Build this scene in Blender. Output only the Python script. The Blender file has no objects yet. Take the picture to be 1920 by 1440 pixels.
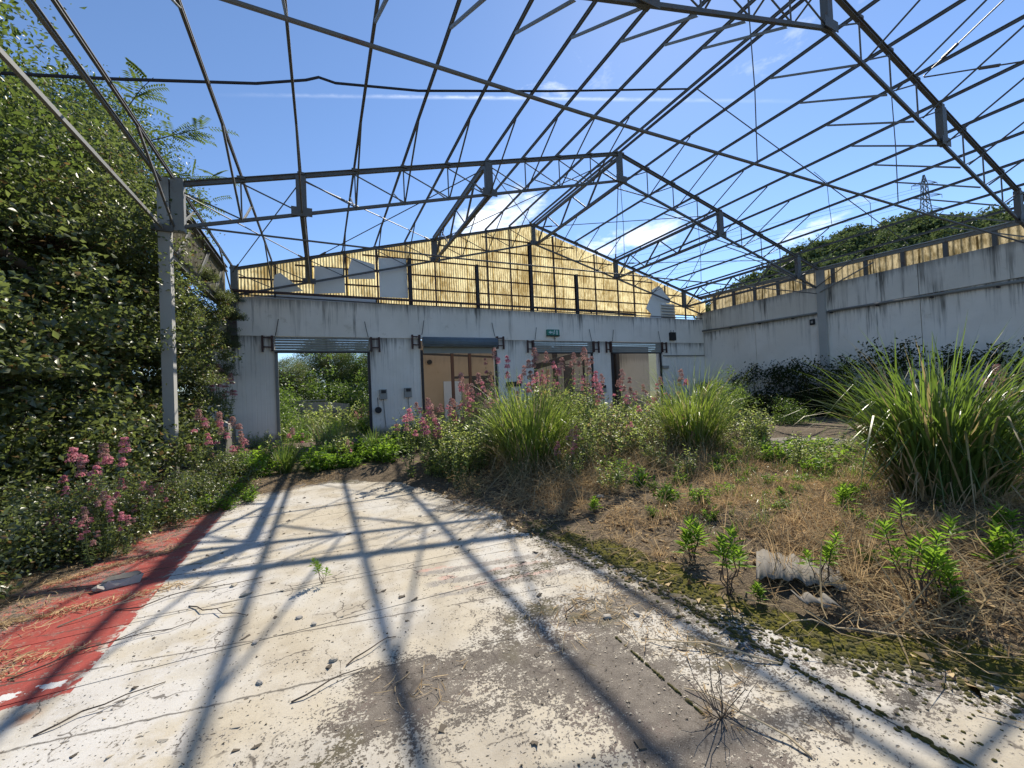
import bpy, math, random
import numpy as np
from mathutils import Vector, Matrix

random.seed(11)
RNG = np.random.default_rng(7)
scene = bpy.context.scene
COL = scene.collection
R_ = math.radians

# ------------------------------------------------------------------ camera, sky, sun, exposure
def camera_axes(yaw, pitch, roll):
    F = Vector((math.sin(yaw) * math.cos(pitch), math.cos(yaw) * math.cos(pitch), math.sin(pitch)))
    Rt = Vector((math.cos(yaw), -math.sin(yaw), 0)); U = Rt.cross(F)
    R2 = Rt * math.cos(roll) + U * math.sin(roll); U2 = -Rt * math.sin(roll) + U * math.cos(roll)
    return R2, U2, F
cam = bpy.data.cameras.new('camera')
cam_ob = bpy.data.objects.new('camera', cam); COL.objects.link(cam_ob); scene.camera = cam_ob
cam.sensor_width = 36.0; cam.lens = 766.27 / 1920 * 36.0
cam.clip_start = 0.05; cam.clip_end = 6000
_r, _u, _f = camera_axes(0.4371, 0.0182, -0.0439)
_m = Matrix.Identity(4)
for i in range(3):
    _m[i][0], _m[i][1], _m[i][2] = _r[i], _u[i], -_f[i]
_m[2][3] = 1.6
cam_ob.matrix_world = _m

SUN_EL, SUN_AZ = R_(45.0), R_(47.0)          # azimuth measured from +Y towards +X
sun_dir = Vector((math.sin(SUN_AZ) * math.cos(SUN_EL), math.cos(SUN_AZ) * math.cos(SUN_EL), math.sin(SUN_EL)))
sun = bpy.data.lights.new('sun', 'SUN'); sun.energy = 4.6; sun.angle = R_(0.42); sun.color = (1.0, 0.92, 0.80)
sun_ob = bpy.data.objects.new('sun', sun); COL.objects.link(sun_ob)
sun_ob.rotation_euler = (-sun_dir).to_track_quat('-Z', 'Y').to_euler()
sun_ob.location = sun_dir * 60

world = bpy.data.worlds.new('World'); scene.world = world; world.use_nodes = True
def build_world():
    nt = world.node_tree; N = nt.nodes; L = nt.links; N.clear()
    out = N.new('ShaderNodeOutputWorld'); bg = N.new('ShaderNodeBackground'); bg.inputs[1].default_value = 0.125
    sky = N.new('ShaderNodeTexSky'); sky.sky_type = 'NISHITA'; sky.sun_disc = False
    sky.sun_elevation = SUN_EL; sky.sun_rotation = SUN_AZ
    sky.altitude = 1200; sky.air_density = 1.0; sky.dust_density = 0.16; sky.ozone_density = 5.0
    geo = N.new('ShaderNodeTexCoord')
    def math_(op, a, b=None, c=None, clamp=False):
        n = N.new('ShaderNodeMath'); n.operation = op; n.use_clamp = clamp
        for i, v in enumerate((a, b, c)):
            if v is None: continue
            if isinstance(v, (int, float)): n.inputs[i].default_value = v
            else: L.new(v, n.inputs[i])
        return n.outputs[0]
    sep = N.new('ShaderNodeSeparateXYZ'); L.new(geo.outputs['Generated'], sep.inputs[0])
    X, Y, Z = sep.outputs
    az = math_('ARCTAN2', X, Y); el = math_('ARCSINE', Z)
    def noise(scale, detail, rough, vec, dist=0.0):
        n = N.new('ShaderNodeTexNoise'); n.inputs['Scale'].default_value = scale; n.inputs['Detail'].default_value = detail
        n.inputs['Roughness'].default_value = rough; n.inputs['Distortion'].default_value = dist; L.new(vec, n.inputs['Vector']); return n.outputs[0]
    comb = N.new('ShaderNodeCombineXYZ'); L.new(az, comb.inputs[0]); L.new(math_('MULTIPLY', el, 2.2), comb.inputs[1])
    wisp = noise(9.0, 5, 0.62, comb.outputs[0], 0.6)
    fine = noise(38.0, 3, 0.65, comb.outputs[0])
    total = None
    for a0, e0, sa, se, tilt, amt in ((24.5, 23.6, 6.0, 2.2, 0.25, 0.72), (42.0, 19.0, 7.5, 1.9, 0.18, 0.5), (62.5, 16.6, 4.2, 1.0, 0.28, 0.42),
                                     (33.0, 36.5, 7.0, 2.0, 0.0, 0.22), (61.0, 34.5, 7.0, 2.5, 0.1, 0.16)):
        da = math_('SUBTRACT', az, R_(a0)); de = math_('SUBTRACT', math_('SUBTRACT', el, R_(e0)), math_('MULTIPLY', da, tilt))
        q = math_('ADD', math_('POWER', math_('ABSOLUTE', math_('DIVIDE', da, R_(sa))), 2.0), math_('POWER', math_('ABSOLUTE', math_('DIVIDE', de, R_(se))), 2.0))
        g = math_('MULTIPLY', math_('EXPONENT', math_('MULTIPLY', q, -0.8)), amt)
        total = g if total is None else math_('ADD', total, g)
    det = math_('ADD', math_('MULTIPLY', wisp, 0.75), math_('MULTIPLY', fine, 0.25))
    cl = math_('MULTIPLY', math_('SUBTRACT', math_('ADD', math_('MULTIPLY', total, 0.55), det), 0.62), 3.2, clamp=True)
    cl = math_('MULTIPLY', cl, math_('MINIMUM', math_('MULTIPLY', total, 3.0), 1.0))
    # contrail: a great circle through two directions
    def dirv(a, e): return Vector((math.sin(R_(a)) * math.cos(R_(e)), math.cos(R_(a)) * math.cos(R_(e)), math.sin(R_(e))))
    nrm = dirv(-7.68, 32.74).cross(dirv(60.69, 29.2)).normalized()
    dp = N.new('ShaderNodeVectorMath'); dp.operation = 'DOT_PRODUCT'; L.new(geo.outputs['Generated'], dp.inputs[0]); dp.inputs[1].default_value = nrm
    wob = math_('MULTIPLY', math_('SUBTRACT', fine, 0.5), 0.004)
    cd = math_('ABSOLUTE', math_('ADD', dp.outputs['Value'], wob))
    tr = math_('SUBTRACT', 1.0, math_('DIVIDE', cd, 0.0042), clamp=True)
    along = math_('MULTIPLY', math_('SUBTRACT', 1.0, math_('ABSOLUTE', math_('DIVIDE', math_('SUBTRACT', az, R_(27)), R_(38))), clamp=True), 1.3, clamp=True)
    tr = math_('MULTIPLY', math_('MULTIPLY', tr, along), math_('MULTIPLY', math_('MULTIPLY', wisp, fine), 1.0))
    amt = math_('MAXIMUM', cl, tr, clamp=True)
    mix = N.new('ShaderNodeMix'); mix.data_type = 'RGBA'; L.new(amt, mix.inputs['Factor'])
    L.new(sky.outputs[0], mix.inputs['A']); mix.inputs['B'].default_value = (8.5, 8.7, 9.0, 1)
    L.new(mix.outputs['Result'], bg.inputs[0]); L.new(bg.outputs[0], out.inputs[0])
build_world()
world.cycles.sampling_method = 'MANUAL'; world.cycles.sample_map_resolution = 512

scene.render.engine = 'CYCLES'
scene.view_settings.view_transform = 'Standard'; scene.view_settings.look = 'None'
scene.view_settings.gamma = 1.0; scene.view_settings.use_curve_mapping = False
scene.view_settings.exposure = 0.62
scene.cycles.max_bounces = 8; scene.cycles.diffuse_bounces = 4; scene.cycles.glossy_bounces = 2
scene.cycles.transmission_bounces = 4; scene.cycles.transparent_max_bounces = 4
scene.cycles.use_denoising = True
scene.cycles.sample_clamp_indirect = 6.0

# ------------------------------------------------------------------ object helpers
def tag(o, label=None, cat=None, group=None, kind=None):
    if label: o['label'] = label
    if cat: o['category'] = cat
    if group: o['group'] = group
    if kind: o['kind'] = kind
    return o
def thing(name, label, cat, loc=(0, 0, 0), rz=0.0, group=None):
    o = bpy.data.objects.new(name, None); COL.objects.link(o); o.empty_display_size = 0.2
    o.location = loc; o.rotation_euler = (0, 0, rz)
    return tag(o, label, cat, group)
def put(name, me, parent=None, loc=(0, 0, 0), rot=(0, 0, 0), scale=1.0):
    o = bpy.data.objects.new(name, me); COL.objects.link(o)
    o.location = loc; o.rotation_euler = rot
    o.scale = (scale,) * 3 if isinstance(scale, (int, float)) else scale
    if parent is not None: o.parent = parent
    return o
def copy_tree(root, loc, rz=0.0, scale=1.0, label=None, group=None, tilt=(0, 0)):
    r = root.copy(); COL.objects.link(r); r.location = loc; r.rotation_euler = (tilt[0], tilt[1], rz)
    r.scale = (scale,) * 3 if isinstance(scale, (int, float)) else scale
    if label: r['label'] = label
    if group: r['group'] = group
    for ch in root.children:
        c = ch.copy(); COL.objects.link(c); c.parent = r
        for g in ch.children:
            d = g.copy(); COL.objects.link(d); d.parent = c
    return r
def remove_tree(root):
    for ch in list(root.children): remove_tree(ch)
    bpy.data.objects.remove(root)

KS = 4.0 / 3.0
def marked(): return set(bpy.data.objects)
def enlarge(mark):
    """bring what was laid out at three-quarter size to full size about the eye point (hall bays are 6 m)"""
    for o in bpy.data.objects:
        if o in mark or o.parent is not None: continue
        o.location = (o.location.x * KS, o.location.y * KS, (o.location.z - 1.6) * KS + 1.6); o.scale = o.scale * KS

def mesh_np(name, V, faces, mat=None, smooth=False):
    """faces: list of int arrays (n,k)"""
    me = bpy.data.meshes.new(name)
    V = np.asarray(V, np.float32).reshape(-1, 3)
    faces = [np.asarray(f, np.int32) for f in faces if len(f)]
    me.vertices.add(len(V)); me.vertices.foreach_set('co', V.ravel())
    nl = sum(f.size for f in faces); npoly = sum(len(f) for f in faces)
    me.loops.add(nl); me.loops.foreach_set('vertex_index', np.concatenate([f.ravel() for f in faces]))
    tot = np.concatenate([np.full(len(f), f.shape[1], np.int32) for f in faces])
    st = np.concatenate([[0], np.cumsum(tot)[:-1]]).astype(np.int32)
    me.polygons.add(npoly); me.polygons.foreach_set('loop_start', st); me.polygons.foreach_set('loop_total', tot)
    if smooth: me.polygons.foreach_set('use_smooth', np.ones(npoly, bool))
    me.update(calc_edges=True)
    if mat: me.materials.append(mat)
    return me

class MB:
    def __init__(self): self.v = []; self.f = []
    def add(self, vs, fs):
        b = len(self.v); self.v += [tuple(v) for v in vs]; self.f += [tuple(i + b for i in f) for f in fs]; return self
    def box(self, a, b):
        x0, y0, z0 = a; x1, y1, z1 = b
        vs = [(x0, y0, z0), (x1, y0, z0), (x1, y1, z0), (x0, y1, z0), (x0, y0, z1), (x1, y0, z1), (x1, y1, z1), (x0, y1, z1)]
        return self.add(vs, [(0, 3, 2, 1), (4, 5, 6, 7), (0, 1, 5, 4), (1, 2, 6, 5), (2, 3, 7, 6), (3, 0, 4, 7)])
    def bar(self, p, q, w, h, up=(0, 0, 1)):
        p, q = Vector(p), Vector(q); d = (q - p).normalized(); up = Vector(up)
        if abs(d.dot(up)) > 0.98: up = Vector((0, 1, 0))
        s = d.cross(up).normalized() * (w / 2); u = s.cross(d).normalized() * (h / 2)
        vs = [p - s - u, p + s - u, p + s + u, p - s + u, q - s - u, q + s - u, q + s + u, q - s + u]
        return self.add(vs, [(0, 3, 2, 1), (4, 5, 6, 7), (0, 1, 5, 4), (1, 2, 6, 5), (2, 3, 7, 6), (3, 0, 4, 7)])
    def angle(self, p, q, w, t=0.008, up=(0, 0, 1)):
        """L section"""
        p, q = Vector(p), Vector(q); d = (q - p).normalized(); up = Vector(up)
        if abs(d.dot(up)) > 0.98: up = Vector((0, 1, 0))
        s = d.cross(up).normalized(); u = s.cross(d).normalized()
        pr = [(-w / 2, -w / 2), (w / 2, -w / 2), (w / 2, -w / 2 + t), (-w / 2 + t, -w / 2 + t), (-w / 2 + t, w / 2), (-w / 2, w / 2)]
        vs = [o + s * a + u * b for o in (p, q) for a, b in pr]
        fs = [(i, (i + 1) % 6, (i + 1) % 6 + 6, i + 6) for i in range(6)] + [(5, 4, 3, 2, 1, 0), (6, 7, 8, 9, 10, 11)]
        return self.add(vs, fs)
    def ibeam(self, p, q, w, h, t=0.012, up=(0, 0, 1)):
        p, q = Vector(p), Vector(q); d = (q - p).normalized(); up = Vector(up)
        if abs(d.dot(up)) > 0.98: up = Vector((0, 1, 0))
        s = d.cross(up).normalized(); u = s.cross(d).normalized()
        W, H = w / 2, h / 2
        pr = [(-W, -H), (W, -H), (W, -H + t), (t / 2, -H + t), (t / 2, H - t), (W, H - t), (W, H), (-W, H), (-W, H - t), (-t / 2, H - t), (-t / 2, -H + t), (-W, -H + t)]
        vs = [o + s * a + u * b for o in (p, q) for a, b in pr]
        fs = [(i, (i + 1) % 12, (i + 1) % 12 + 12, i + 12) for i in range(12)] + [tuple(range(11, -1, -1)), tuple(range(12, 24))]
        return self.add(vs, fs)
    def tube(self, pts, r, n=6, r1=None, cap=True):
        pts = [Vector(p) for p in pts]; m = len(pts); b = len(self.v); prev = None
        for i, p in enumerate(pts):
            d = (pts[min(i + 1, m - 1)] - pts[max(i - 1, 0)]).normalized()
            ref = prev if prev is not None else (Vector((0, 0, 1)) if abs(d.z) < 0.9 else Vector((1, 0, 0)))
            s = d.cross(ref); s = s.normalized() if s.length > 1e-6 else Vector((1, 0, 0)); u = s.cross(d).normalized(); prev = u
            rr = r if r1 is None else r + (r1 - r) * i / max(1, m - 1)
            for k in range(n):
                a = 2 * math.pi * k / n; self.v.append(tuple(p + (s * math.cos(a) + u * math.sin(a)) * rr))
        for i in range(m - 1):
            for k in range(n):
                self.f.append((b + i * n + k, b + i * n + (k + 1) % n, b + (i + 1) * n + (k + 1) % n, b + (i + 1) * n + k))
        if cap:
            self.f.append(tuple(b + k for k in reversed(range(n)))); self.f.append(tuple(b + (m - 1) * n + k for k in range(n)))
        return self
    def prism(self, poly, y0, y1):
        """polygon in XZ extruded along Y"""
        n = len(poly); vs = [(x, y0, z) for x, z in poly] + [(x, y1, z) for x, z in poly]
        return self.add(vs, [tuple(range(n)), tuple(reversed(range(n, 2 * n)))] + [((i + 1) % n, i, i + n, (i + 1) % n + n) for i in range(n)])
    def mesh(self, name, mat=None, smooth=False):
        me = bpy.data.meshes.new(name); me.from_pydata(self.v, [], self.f); me.update()
        if smooth:
            for p in me.polygons: p.use_smooth = True
        if mat: me.materials.append(mat)
        return me
    def put(self, name, mat, parent=None, smooth=False, loc=(0, 0, 0), rot=(0, 0, 0)):
        return put(name, self.mesh(name, mat, smooth), parent, loc, rot)

# ------------------------------------------------------------------ materials
class NT:
    def __init__(self, name):
        self.m = bpy.data.materials.new(name); self.m.use_nodes = True
        self.N = self.m.node_tree.nodes; self.L = self.m.node_tree.links; self.N.clear()
        self.out = self.N.new('ShaderNodeOutputMaterial')
    def _set(self, sock, v):
        if isinstance(v, bpy.types.NodeSocket): self.L.new(v, sock)
        elif v is not None:
            if isinstance(v, (tuple, list)) and len(v) == 3 and sock.type == 'RGBA': v = (*v, 1)
            sock.default_value = v
    def node(self, t, ins=None, **kw):
        n = self.N.new(t)
        for k, v in kw.items(): setattr(n, k, v)
        for k, v in (ins or {}).items(): self._set(n.inputs[k], v)
        return n
    def obj(self): return self.node('ShaderNodeTexCoord').outputs['Object']
    def pos(self): return self.node('ShaderNodeNewGeometry').outputs['Position']
    def island(self): return self.node('ShaderNodeNewGeometry').outputs['Random Per Island']
    def orand(self): return self.node('ShaderNodeObjectInfo').outputs['Random']
    def attr(self, n): return self.node('ShaderNodeAttribute', attribute_name=n).outputs['Fac']
    def map(self, vec, scale=(1, 1, 1), loc=(0, 0, 0), rot=(0, 0, 0)):
        return self.node('ShaderNodeMapping', {'Vector': vec, 'Scale': scale, 'Location': loc, 'Rotation': rot}).outputs[0]
    def noise(self, vec, scale, detail=4, rough=0.6, dist=0.0):
        return self.node('ShaderNodeTexNoise', {'Vector': vec, 'Scale': scale, 'Detail': detail, 'Roughness': rough, 'Distortion': dist}).outputs[0]
    def voro(self, vec, scale, feature='F1', out='Distance'):
        return self.node('ShaderNodeTexVoronoi', {'Vector': vec, 'Scale': scale}, feature=feature).outputs[out]
    def math(self, op, a, b=None, c=None, clamp=False):
        n = self.node('ShaderNodeMath', operation=op, use_clamp=clamp)
        for i, v in enumerate((a, b, c)):
            if v is not None: self._set(n.inputs[i], v)
        return n.outputs[0]
    def ramp(self, fac, a, b):
        """smooth step from a to b"""
        return self.node('ShaderNodeMapRange', {'Value': fac, 'From Min': a, 'From Max': b}, interpolation_type='SMOOTHSTEP').outputs[0]
    def mix(self, fac, a, b, blend='MIX'):
        n = self.node('ShaderNodeMix', data_type='RGBA', blend_type=blend)
        self._set(n.inputs['Factor'], fac); self._set(n.inputs[6], a); self._set(n.inputs[7], b); return n.outputs[2]
    def sep(self, vec): return self.node('ShaderNodeSeparateXYZ', {'Vector': vec}).outputs
    def bump(self, h, strength=0.4, dist=0.01, normal=None):
        ins = {'Height': h, 'Strength': strength, 'Distance': dist}
        if normal is not None: ins['Normal'] = normal
        return self.node('ShaderNodeBump', ins).outputs[0]
    def principled(self, color, rough=0.7, normal=None, metal=0.0, spec=0.35):
        ins = {'Base Color': color, 'Roughness': rough, 'Metallic': metal, 'Specular IOR Level': spec}
        if normal is not None: ins['Normal'] = normal
        n = self.node('ShaderNodeBsdfPrincipled', ins); return n.outputs[0]
    def done(self, shader):
        self.L.new(shader, self.out.inputs['Surface']); return self.m

def mat_simple(name, c, rough=0.7, var=0.25, scale=6.0, metal=0.0, bump=0.15):
    t = NT(name); o = t.obj(); n = t.noise(o, scale, 5, 0.65)
    col = t.mix(n, tuple(x * (1 - var) for x in c), tuple(min(1, x * (1 + var)) for x in c))
    return t.done(t.principled(col, rough, t.bump(t.noise(o, scale * 6, 3), bump, 0.005), metal))
def mat_steel(name, c, rust=0.3, rc=(0.16, 0.065, 0.035)):
    t = NT(name); p = t.pos(); n = t.noise(p, 3.0, 6, 0.7); n2 = t.noise(p, 22.0, 4, 0.7)
    r = t.ramp(t.math('ADD', t.math('MULTIPLY', n, 0.6), t.math('MULTIPLY', n2, 0.4)), 0.62 - rust * 0.35, 0.78 - rust * 0.35)
    col = t.mix(r, t.mix(n2, tuple(x * 0.8 for x in c), tuple(x * 1.15 for x in c)), t.mix(n, rc, tuple(x * 0.55 for x in rc)))
    return t.done(t.principled(col, 0.55, t.bump(n2, 0.2, 0.004), 0.0, 0.4))
def mat_leaf(name, c1, c2, trans=(0.30, 0.42, 0.06), tw=0.45, gloss=0.07, rough=0.35, dead=None, dead_p=0.0):
    t = NT(name); r = t.island(); o = t.orand()
    f = t.math('ADD', t.math('MULTIPLY', r, 0.75), t.math('MULTIPLY', o, 0.25))
    col = t.mix(f, c1, c2)
    tc = t.mix(f, tuple(x * 0.7 for x in trans), tuple(x * 1.2 for x in trans))
    if dead:
        k = t.math('GREATER_THAN', t.math('FRACT', t.math('MULTIPLY', r, 7.31)), 1 - dead_p)
        col = t.mix(k, col, dead); tc = t.mix(k, tc, tuple(min(1, x * 1.2) for x in dead))
    d = t.node('ShaderNodeBsdfDiffuse', {'Color': col}); tr = t.node('ShaderNodeBsdfTranslucent', {'Color': tc})
    m = t.node('ShaderNodeMixShader', {0: tw, 1: d.outputs[0], 2: tr.outputs[0]})
    g = t.node('ShaderNodeBsdfGlossy', {'Color': (0.9, 0.9, 0.85, 1), 'Roughness': rough})
    m2 = t.node('ShaderNodeMixShader', {0: gloss, 1: m.outputs[0], 2: g.outputs[0]})
    return t.done(m2.outputs[0])
def mat_bark(name, c):
    t = NT(name); p = t.obj(); n = t.noise(t.map(p, (9, 9, 1.6)), 3.0, 5, 0.7)
    return t.done(t.principled(t.mix(n, tuple(x * 0.5 for x in c), tuple(x * 1.4 for x in c)), 0.9, t.bump(n, 0.6, 0.02)))

def mat_concrete(name, base, streak=0.7, ztop=4.3, board=0.0, dirt_low=None, axis=0, cover=0.0):
    """painted concrete: rain streaks running down from ztop, blotches, board marks along axis (0 = x, 1 = y)"""
    t = NT(name); p = t.pos(); s = t.sep(p)
    sc = [1, 1, 1]; sc[2] = 0.10
    big = t.noise(p, 0.55, 4, 0.6); mid = t.noise(p, 3.0, 6, 0.7); fine = t.noise(p, 40, 4, 0.7)
    st = t.noise(t.map(p, (3.4, 3.4, 0.16)), 1.0, 5, 0.72)
    st2 = t.noise(t.map(p, (11, 11, 0.5)), 1.0, 4, 0.7)
    down = t.math('SUBTRACT', 1.0, t.math('DIVIDE', t.math('SUBTRACT', ztop, s[2]), 2.6), clamp=True)
    k = t.math('ADD', t.math('MULTIPLY', st, 0.62), t.math('ADD', t.math('MULTIPLY', st2, 0.25), t.math('MULTIPLY', down, 0.16)))
    zone = t.ramp(t.noise(t.map(p, (0.9, 0.9, 0.35)), 1.0, 3, 0.6), 0.40, 0.66)
    k = t.math('MULTIPLY', t.math('MULTIPLY', t.ramp(k, 0.585 - cover, 0.72 - cover), streak), t.math('ADD', 0.22, t.math('MULTIPLY', zone, 0.95)))
    col = t.mix(t.math('MULTIPLY', t.ramp(big, 0.38, 0.62), 0.5), base, tuple(x * y for x, y in zip(base, (0.84, 0.83, 0.80))))
    col = t.mix(t.math('MULTIPLY', t.ramp(mid, 0.52, 0.72), 0.28), col, tuple(x * 0.72 for x in base))
    col = t.mix(k, col, (0.085, 0.08, 0.07))
    col = t.mix(t.math('MULTIPLY', t.ramp(t.noise(p, 1.7, 5, 0.7), 0.62, 0.72), 0.25), col, (0.30, 0.25, 0.13))
    spots = t.ramp(t.voro(p, 7.0), 0.055, 0.03)
    col = t.mix(t.math('MULTIPLY', spots, t.ramp(mid, 0.45, 0.6)), col, (0.05, 0.045, 0.04))
    col = t.mix(t.math('MULTIPLY', t.ramp(t.math('ADD', s[2], t.math('MULTIPLY', t.math('SUBTRACT', st2, 0.5), 0.8)), ztop - 0.35, ztop + 0.05), 0.55 * streak), col, (0.10, 0.095, 0.085))
    h = t.math('ADD', t.math('MULTIPLY', mid, 0.7), t.math('MULTIPLY', fine, 0.3))
    nb = t.bump(h, 0.25, 0.01)
    if board:
        w = t.math('FRACT', t.math('MULTIPLY', s[axis], board))
        g = t.ramp(t.math('ABSOLUTE', t.math('SUBTRACT', w, 0.5)), 0.43, 0.5)
        col = t.mix(t.math('MULTIPLY', g, 0.12), col, tuple(x * 0.4 for x in base)); nb = t.bump(g, -0.3, 0.006, nb)
    dirt_low = dirt_low or 0.75
    if dirt_low:
        lo = t.ramp(t.math('ADD', s[2], t.math('MULTIPLY', mid, -0.55)), dirt_low, dirt_low - 0.35)
        col = t.mix(t.math('MULTIPLY', lo, 0.75), col, (0.10, 0.095, 0.075))
    return t.done(t.principled(col, 0.85, nb, 0, 0.25))

def mat_grp(name, c_dark, c_light, tr=0.7):
    """weathered translucent fibreglass sheet"""
    t = NT(name); p = t.pos()
    n = t.noise(t.map(p, (1.0, 1.0, 0.75)), 1.1, 6, 0.7); n2 = t.noise(t.map(p, (7, 7, 2.0)), 2.0, 5, 0.7); n3 = t.noise(p, 60, 3, 0.6)
    k = t.ramp(t.math('ADD', t.math('MULTIPLY', n, 0.55), t.math('MULTIPLY', n2, 0.45)), 0.40, 0.60)
    col = t.mix(k, c_light, c_dark); col = t.mix(t.math('MULTIPLY', t.ramp(n3, 0.5, 0.7), 0.35), col, tuple(x * 0.55 for x in c_dark))
    d = t.node('ShaderNodeBsdfDiffuse', {'Color': col}); tt = t.node('ShaderNodeBsdfTranslucent', {'Color': col})
    m = t.node('ShaderNodeMixShader', {0: tr, 1: d.outputs[0], 2: tt.outputs[0]})
    return t.done(m.outputs[0])

M = {}
M['steel'] = mat_steel('weathered_steel', (0.115, 0.118, 0.115), 0.30)
M['steel_pale'] = mat_steel('galvanised_steel', (0.21, 0.215, 0.20), 0.25)
M['rust'] = mat_steel('rusted_steel', (0.06, 0.032, 0.028), 0.6, (0.09, 0.036, 0.025))
M['dark_steel'] = mat_steel('dark_steel', (0.03, 0.028, 0.03), 0.35, (0.07, 0.03, 0.02))
M['zinc'] = mat_simple('zinc', (0.42, 0.43, 0.42), 0.45, 0.2, 8, 0.3)
M['wall'] = mat_concrete('back_wall_paint', (0.86, 0.81, 0.73), 0.95, 5.2, cover=0.02)
M['pier'] = mat_concrete('pier_paint', (0.84, 0.80, 0.73), 0.95, 3.87, board=3.75, dirt_low=0.35, cover=0.035)
M['rwall'] = mat_concrete('side_wall_paint', (0.84, 0.79, 0.71), 1.0, 4.45, board=0, cover=0.03)
M['rwall_top'] = mat_concrete('side_wall_band', (0.74, 0.70, 0.62), 1.0, 5.6, cover=0.05)
M['column'] = mat_concrete('column_concrete', (0.40, 0.40, 0.38), 0.65, 6.1)
M['old_concrete'] = mat_concrete('old_concrete', (0.36, 0.35, 0.32), 0.9, 2.0)
M['grp'] = mat_grp('yellowed_sheet', (0.42, 0.30, 0.12), (0.97, 0.83, 0.47))
M['grp_muted'] = mat_grp('muted_sheet', (0.20, 0.155, 0.075), (0.66, 0.55, 0.34), 0.5)
M['grp_grey'] = mat_grp('grey_sheet', (0.22, 0.20, 0.15), (0.46, 0.43, 0.34), 0.4)
M['lining'] = mat_simple('white_lining', (0.84, 0.83, 0.78), 0.6, 0.10, 2.0, bump=0.05)
M['shutter'] = mat_concrete('shutter_metal', (0.30, 0.305, 0.28), 0.6, 3.9)
M['shutter_roll'] = mat_simple('shutter_roll', (0.13, 0.17, 0.20), 0.45, 0.3, 3.0)
M['beige'] = mat_concrete('beige_plaster', (0.52, 0.40, 0.275), 0.35, 3.6)
M['room_grey'] = mat_concrete('grey_plaster', (0.36, 0.33, 0.29), 0.7, 3.4)
M['plastic_grey'] = mat_simple('grey_plastic', (0.30, 0.30, 0.28), 0.5, 0.2)
M['black'] = mat_simple('black_plastic', (0.02, 0.02, 0.022), 0.5, 0.3)
M['cable'] = mat_simple('cable_rubber', (0.025, 0.027, 0.035), 0.6, 0.2)
M['green_sign'] = mat_simple('green_sign', (0.03, 0.20, 0.15), 0.4, 0.1)
M['sign_white'] = mat_simple('sign_white', (0.50, 0.62, 0.60), 0.5, 0.1)
M['door_white'] = mat_simple('door_white', (0.62, 0.66, 0.70), 0.5, 0.08)
M['stone'] = mat_simple('stone', (0.36, 0.33, 0.28), 0.9, 0.35, 14, bump=0.6)
M['flake'] = mat_simple('paint_flake', (0.38, 0.335, 0.26), 0.8, 0.3, 10)
M['flake_dark'] = mat_simple('dark_flake', (0.10, 0.082, 0.06), 0.9, 0.3, 10)
M['twig'] = mat_simple('twig', (0.10, 0.075, 0.055), 0.9, 0.3, 12)
M['dry_stalk'] = mat_simple('dry_stalk', (0.46, 0.36, 0.22), 0.8, 0.3, 12)
M['asbestos'] = mat_simple('fibre_cement', (0.17, 0.155, 0.13), 0.9, 0.3, 9, bump=0.08)
M['bark'] = mat_bark('bark', (0.10, 0.08, 0.06))
M['leaf_tree'] = mat_leaf('tree_leaf', (0.026, 0.048, 0.014), (0.075, 0.108, 0.030), (0.19, 0.27, 0.05), 0.42, 0.05, 0.38)
M['leaf_vine'] = mat_leaf('vine_leaf', (0.03, 0.052, 0.018), (0.105, 0.13, 0.05), (0.23, 0.29, 0.075), 0.42, 0.06, 0.38, (0.20, 0.13, 0.05), 0.05)
M['leaf_bush'] = mat_leaf('bush_leaf', (0.03, 0.065, 0.015), (0.075, 0.13, 0.03), (0.22, 0.34, 0.05), 0.42, 0.05, 0.4)
M['leaf_weed'] = mat_leaf('weed_leaf', (0.10, 0.15, 0.035), (0.21, 0.27, 0.07), (0.50, 0.60, 0.14), 0.50, 0.07, 0.4, (0.30, 0.24, 0.08), 0.06)
M['leaf_fresh'] = mat_leaf('fresh_leaf', (0.07, 0.16, 0.016), (0.14, 0.26, 0.03), (0.30, 0.48, 0.045), 0.48, 0.02, 0.45)
M['leaf_val'] = mat_leaf('valerian_leaf', (0.05, 0.09, 0.03), (0.12, 0.17, 0.05), (0.28, 0.38, 0.09), 0.45, 0.06, 0.4)
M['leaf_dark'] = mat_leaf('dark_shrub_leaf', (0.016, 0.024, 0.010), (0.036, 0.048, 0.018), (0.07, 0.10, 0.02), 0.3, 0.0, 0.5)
M['leaf_hill'] = mat_leaf('hill_leaf', (0.05, 0.08, 0.032), (0.12, 0.16, 0.065), (0.14, 0.19, 0.06), 0.3, 0.03, 0.5)
M['petal'] = mat_leaf('pink_petal', (0.50, 0.18, 0.23), (0.70, 0.34, 0.39), (0.80, 0.34, 0.40), 0.45, 0.02, 0.5)
M['petal_old'] = mat_leaf('faded_petal', (0.36, 0.19, 0.17), (0.55, 0.36, 0.32), (0.5, 0.3, 0.27), 0.4, 0.0, 0.5)
M['stem_green'] = mat_simple('green_stem', (0.11, 0.14, 0.06), 0.7, 0.3, 8)
M['stem_dark'] = mat_simple('dark_stem', (0.07, 0.05, 0.04), 0.8, 0.3, 8)
M['blade_bright'] = mat_leaf('bright_blade', (0.05, 0.10, 0.017), (0.14, 0.20, 0.04), (0.33, 0.44, 0.06), 0.47, 0.06, 0.42, (0.40, 0.33, 0.15), 0.10)
M['blade'] = mat_leaf('grass_blade', (0.035, 0.078, 0.014), (0.10, 0.155, 0.03), (0.22, 0.34, 0.045), 0.42, 0.08, 0.40, (0.34, 0.27, 0.12), 0.09)
M['blade_dry'] = mat_leaf('dry_blade', (0.25, 0.19, 0.10), (0.48, 0.38, 0.23), (0.45, 0.34, 0.18), 0.35, 0.0, 0.5)
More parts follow.
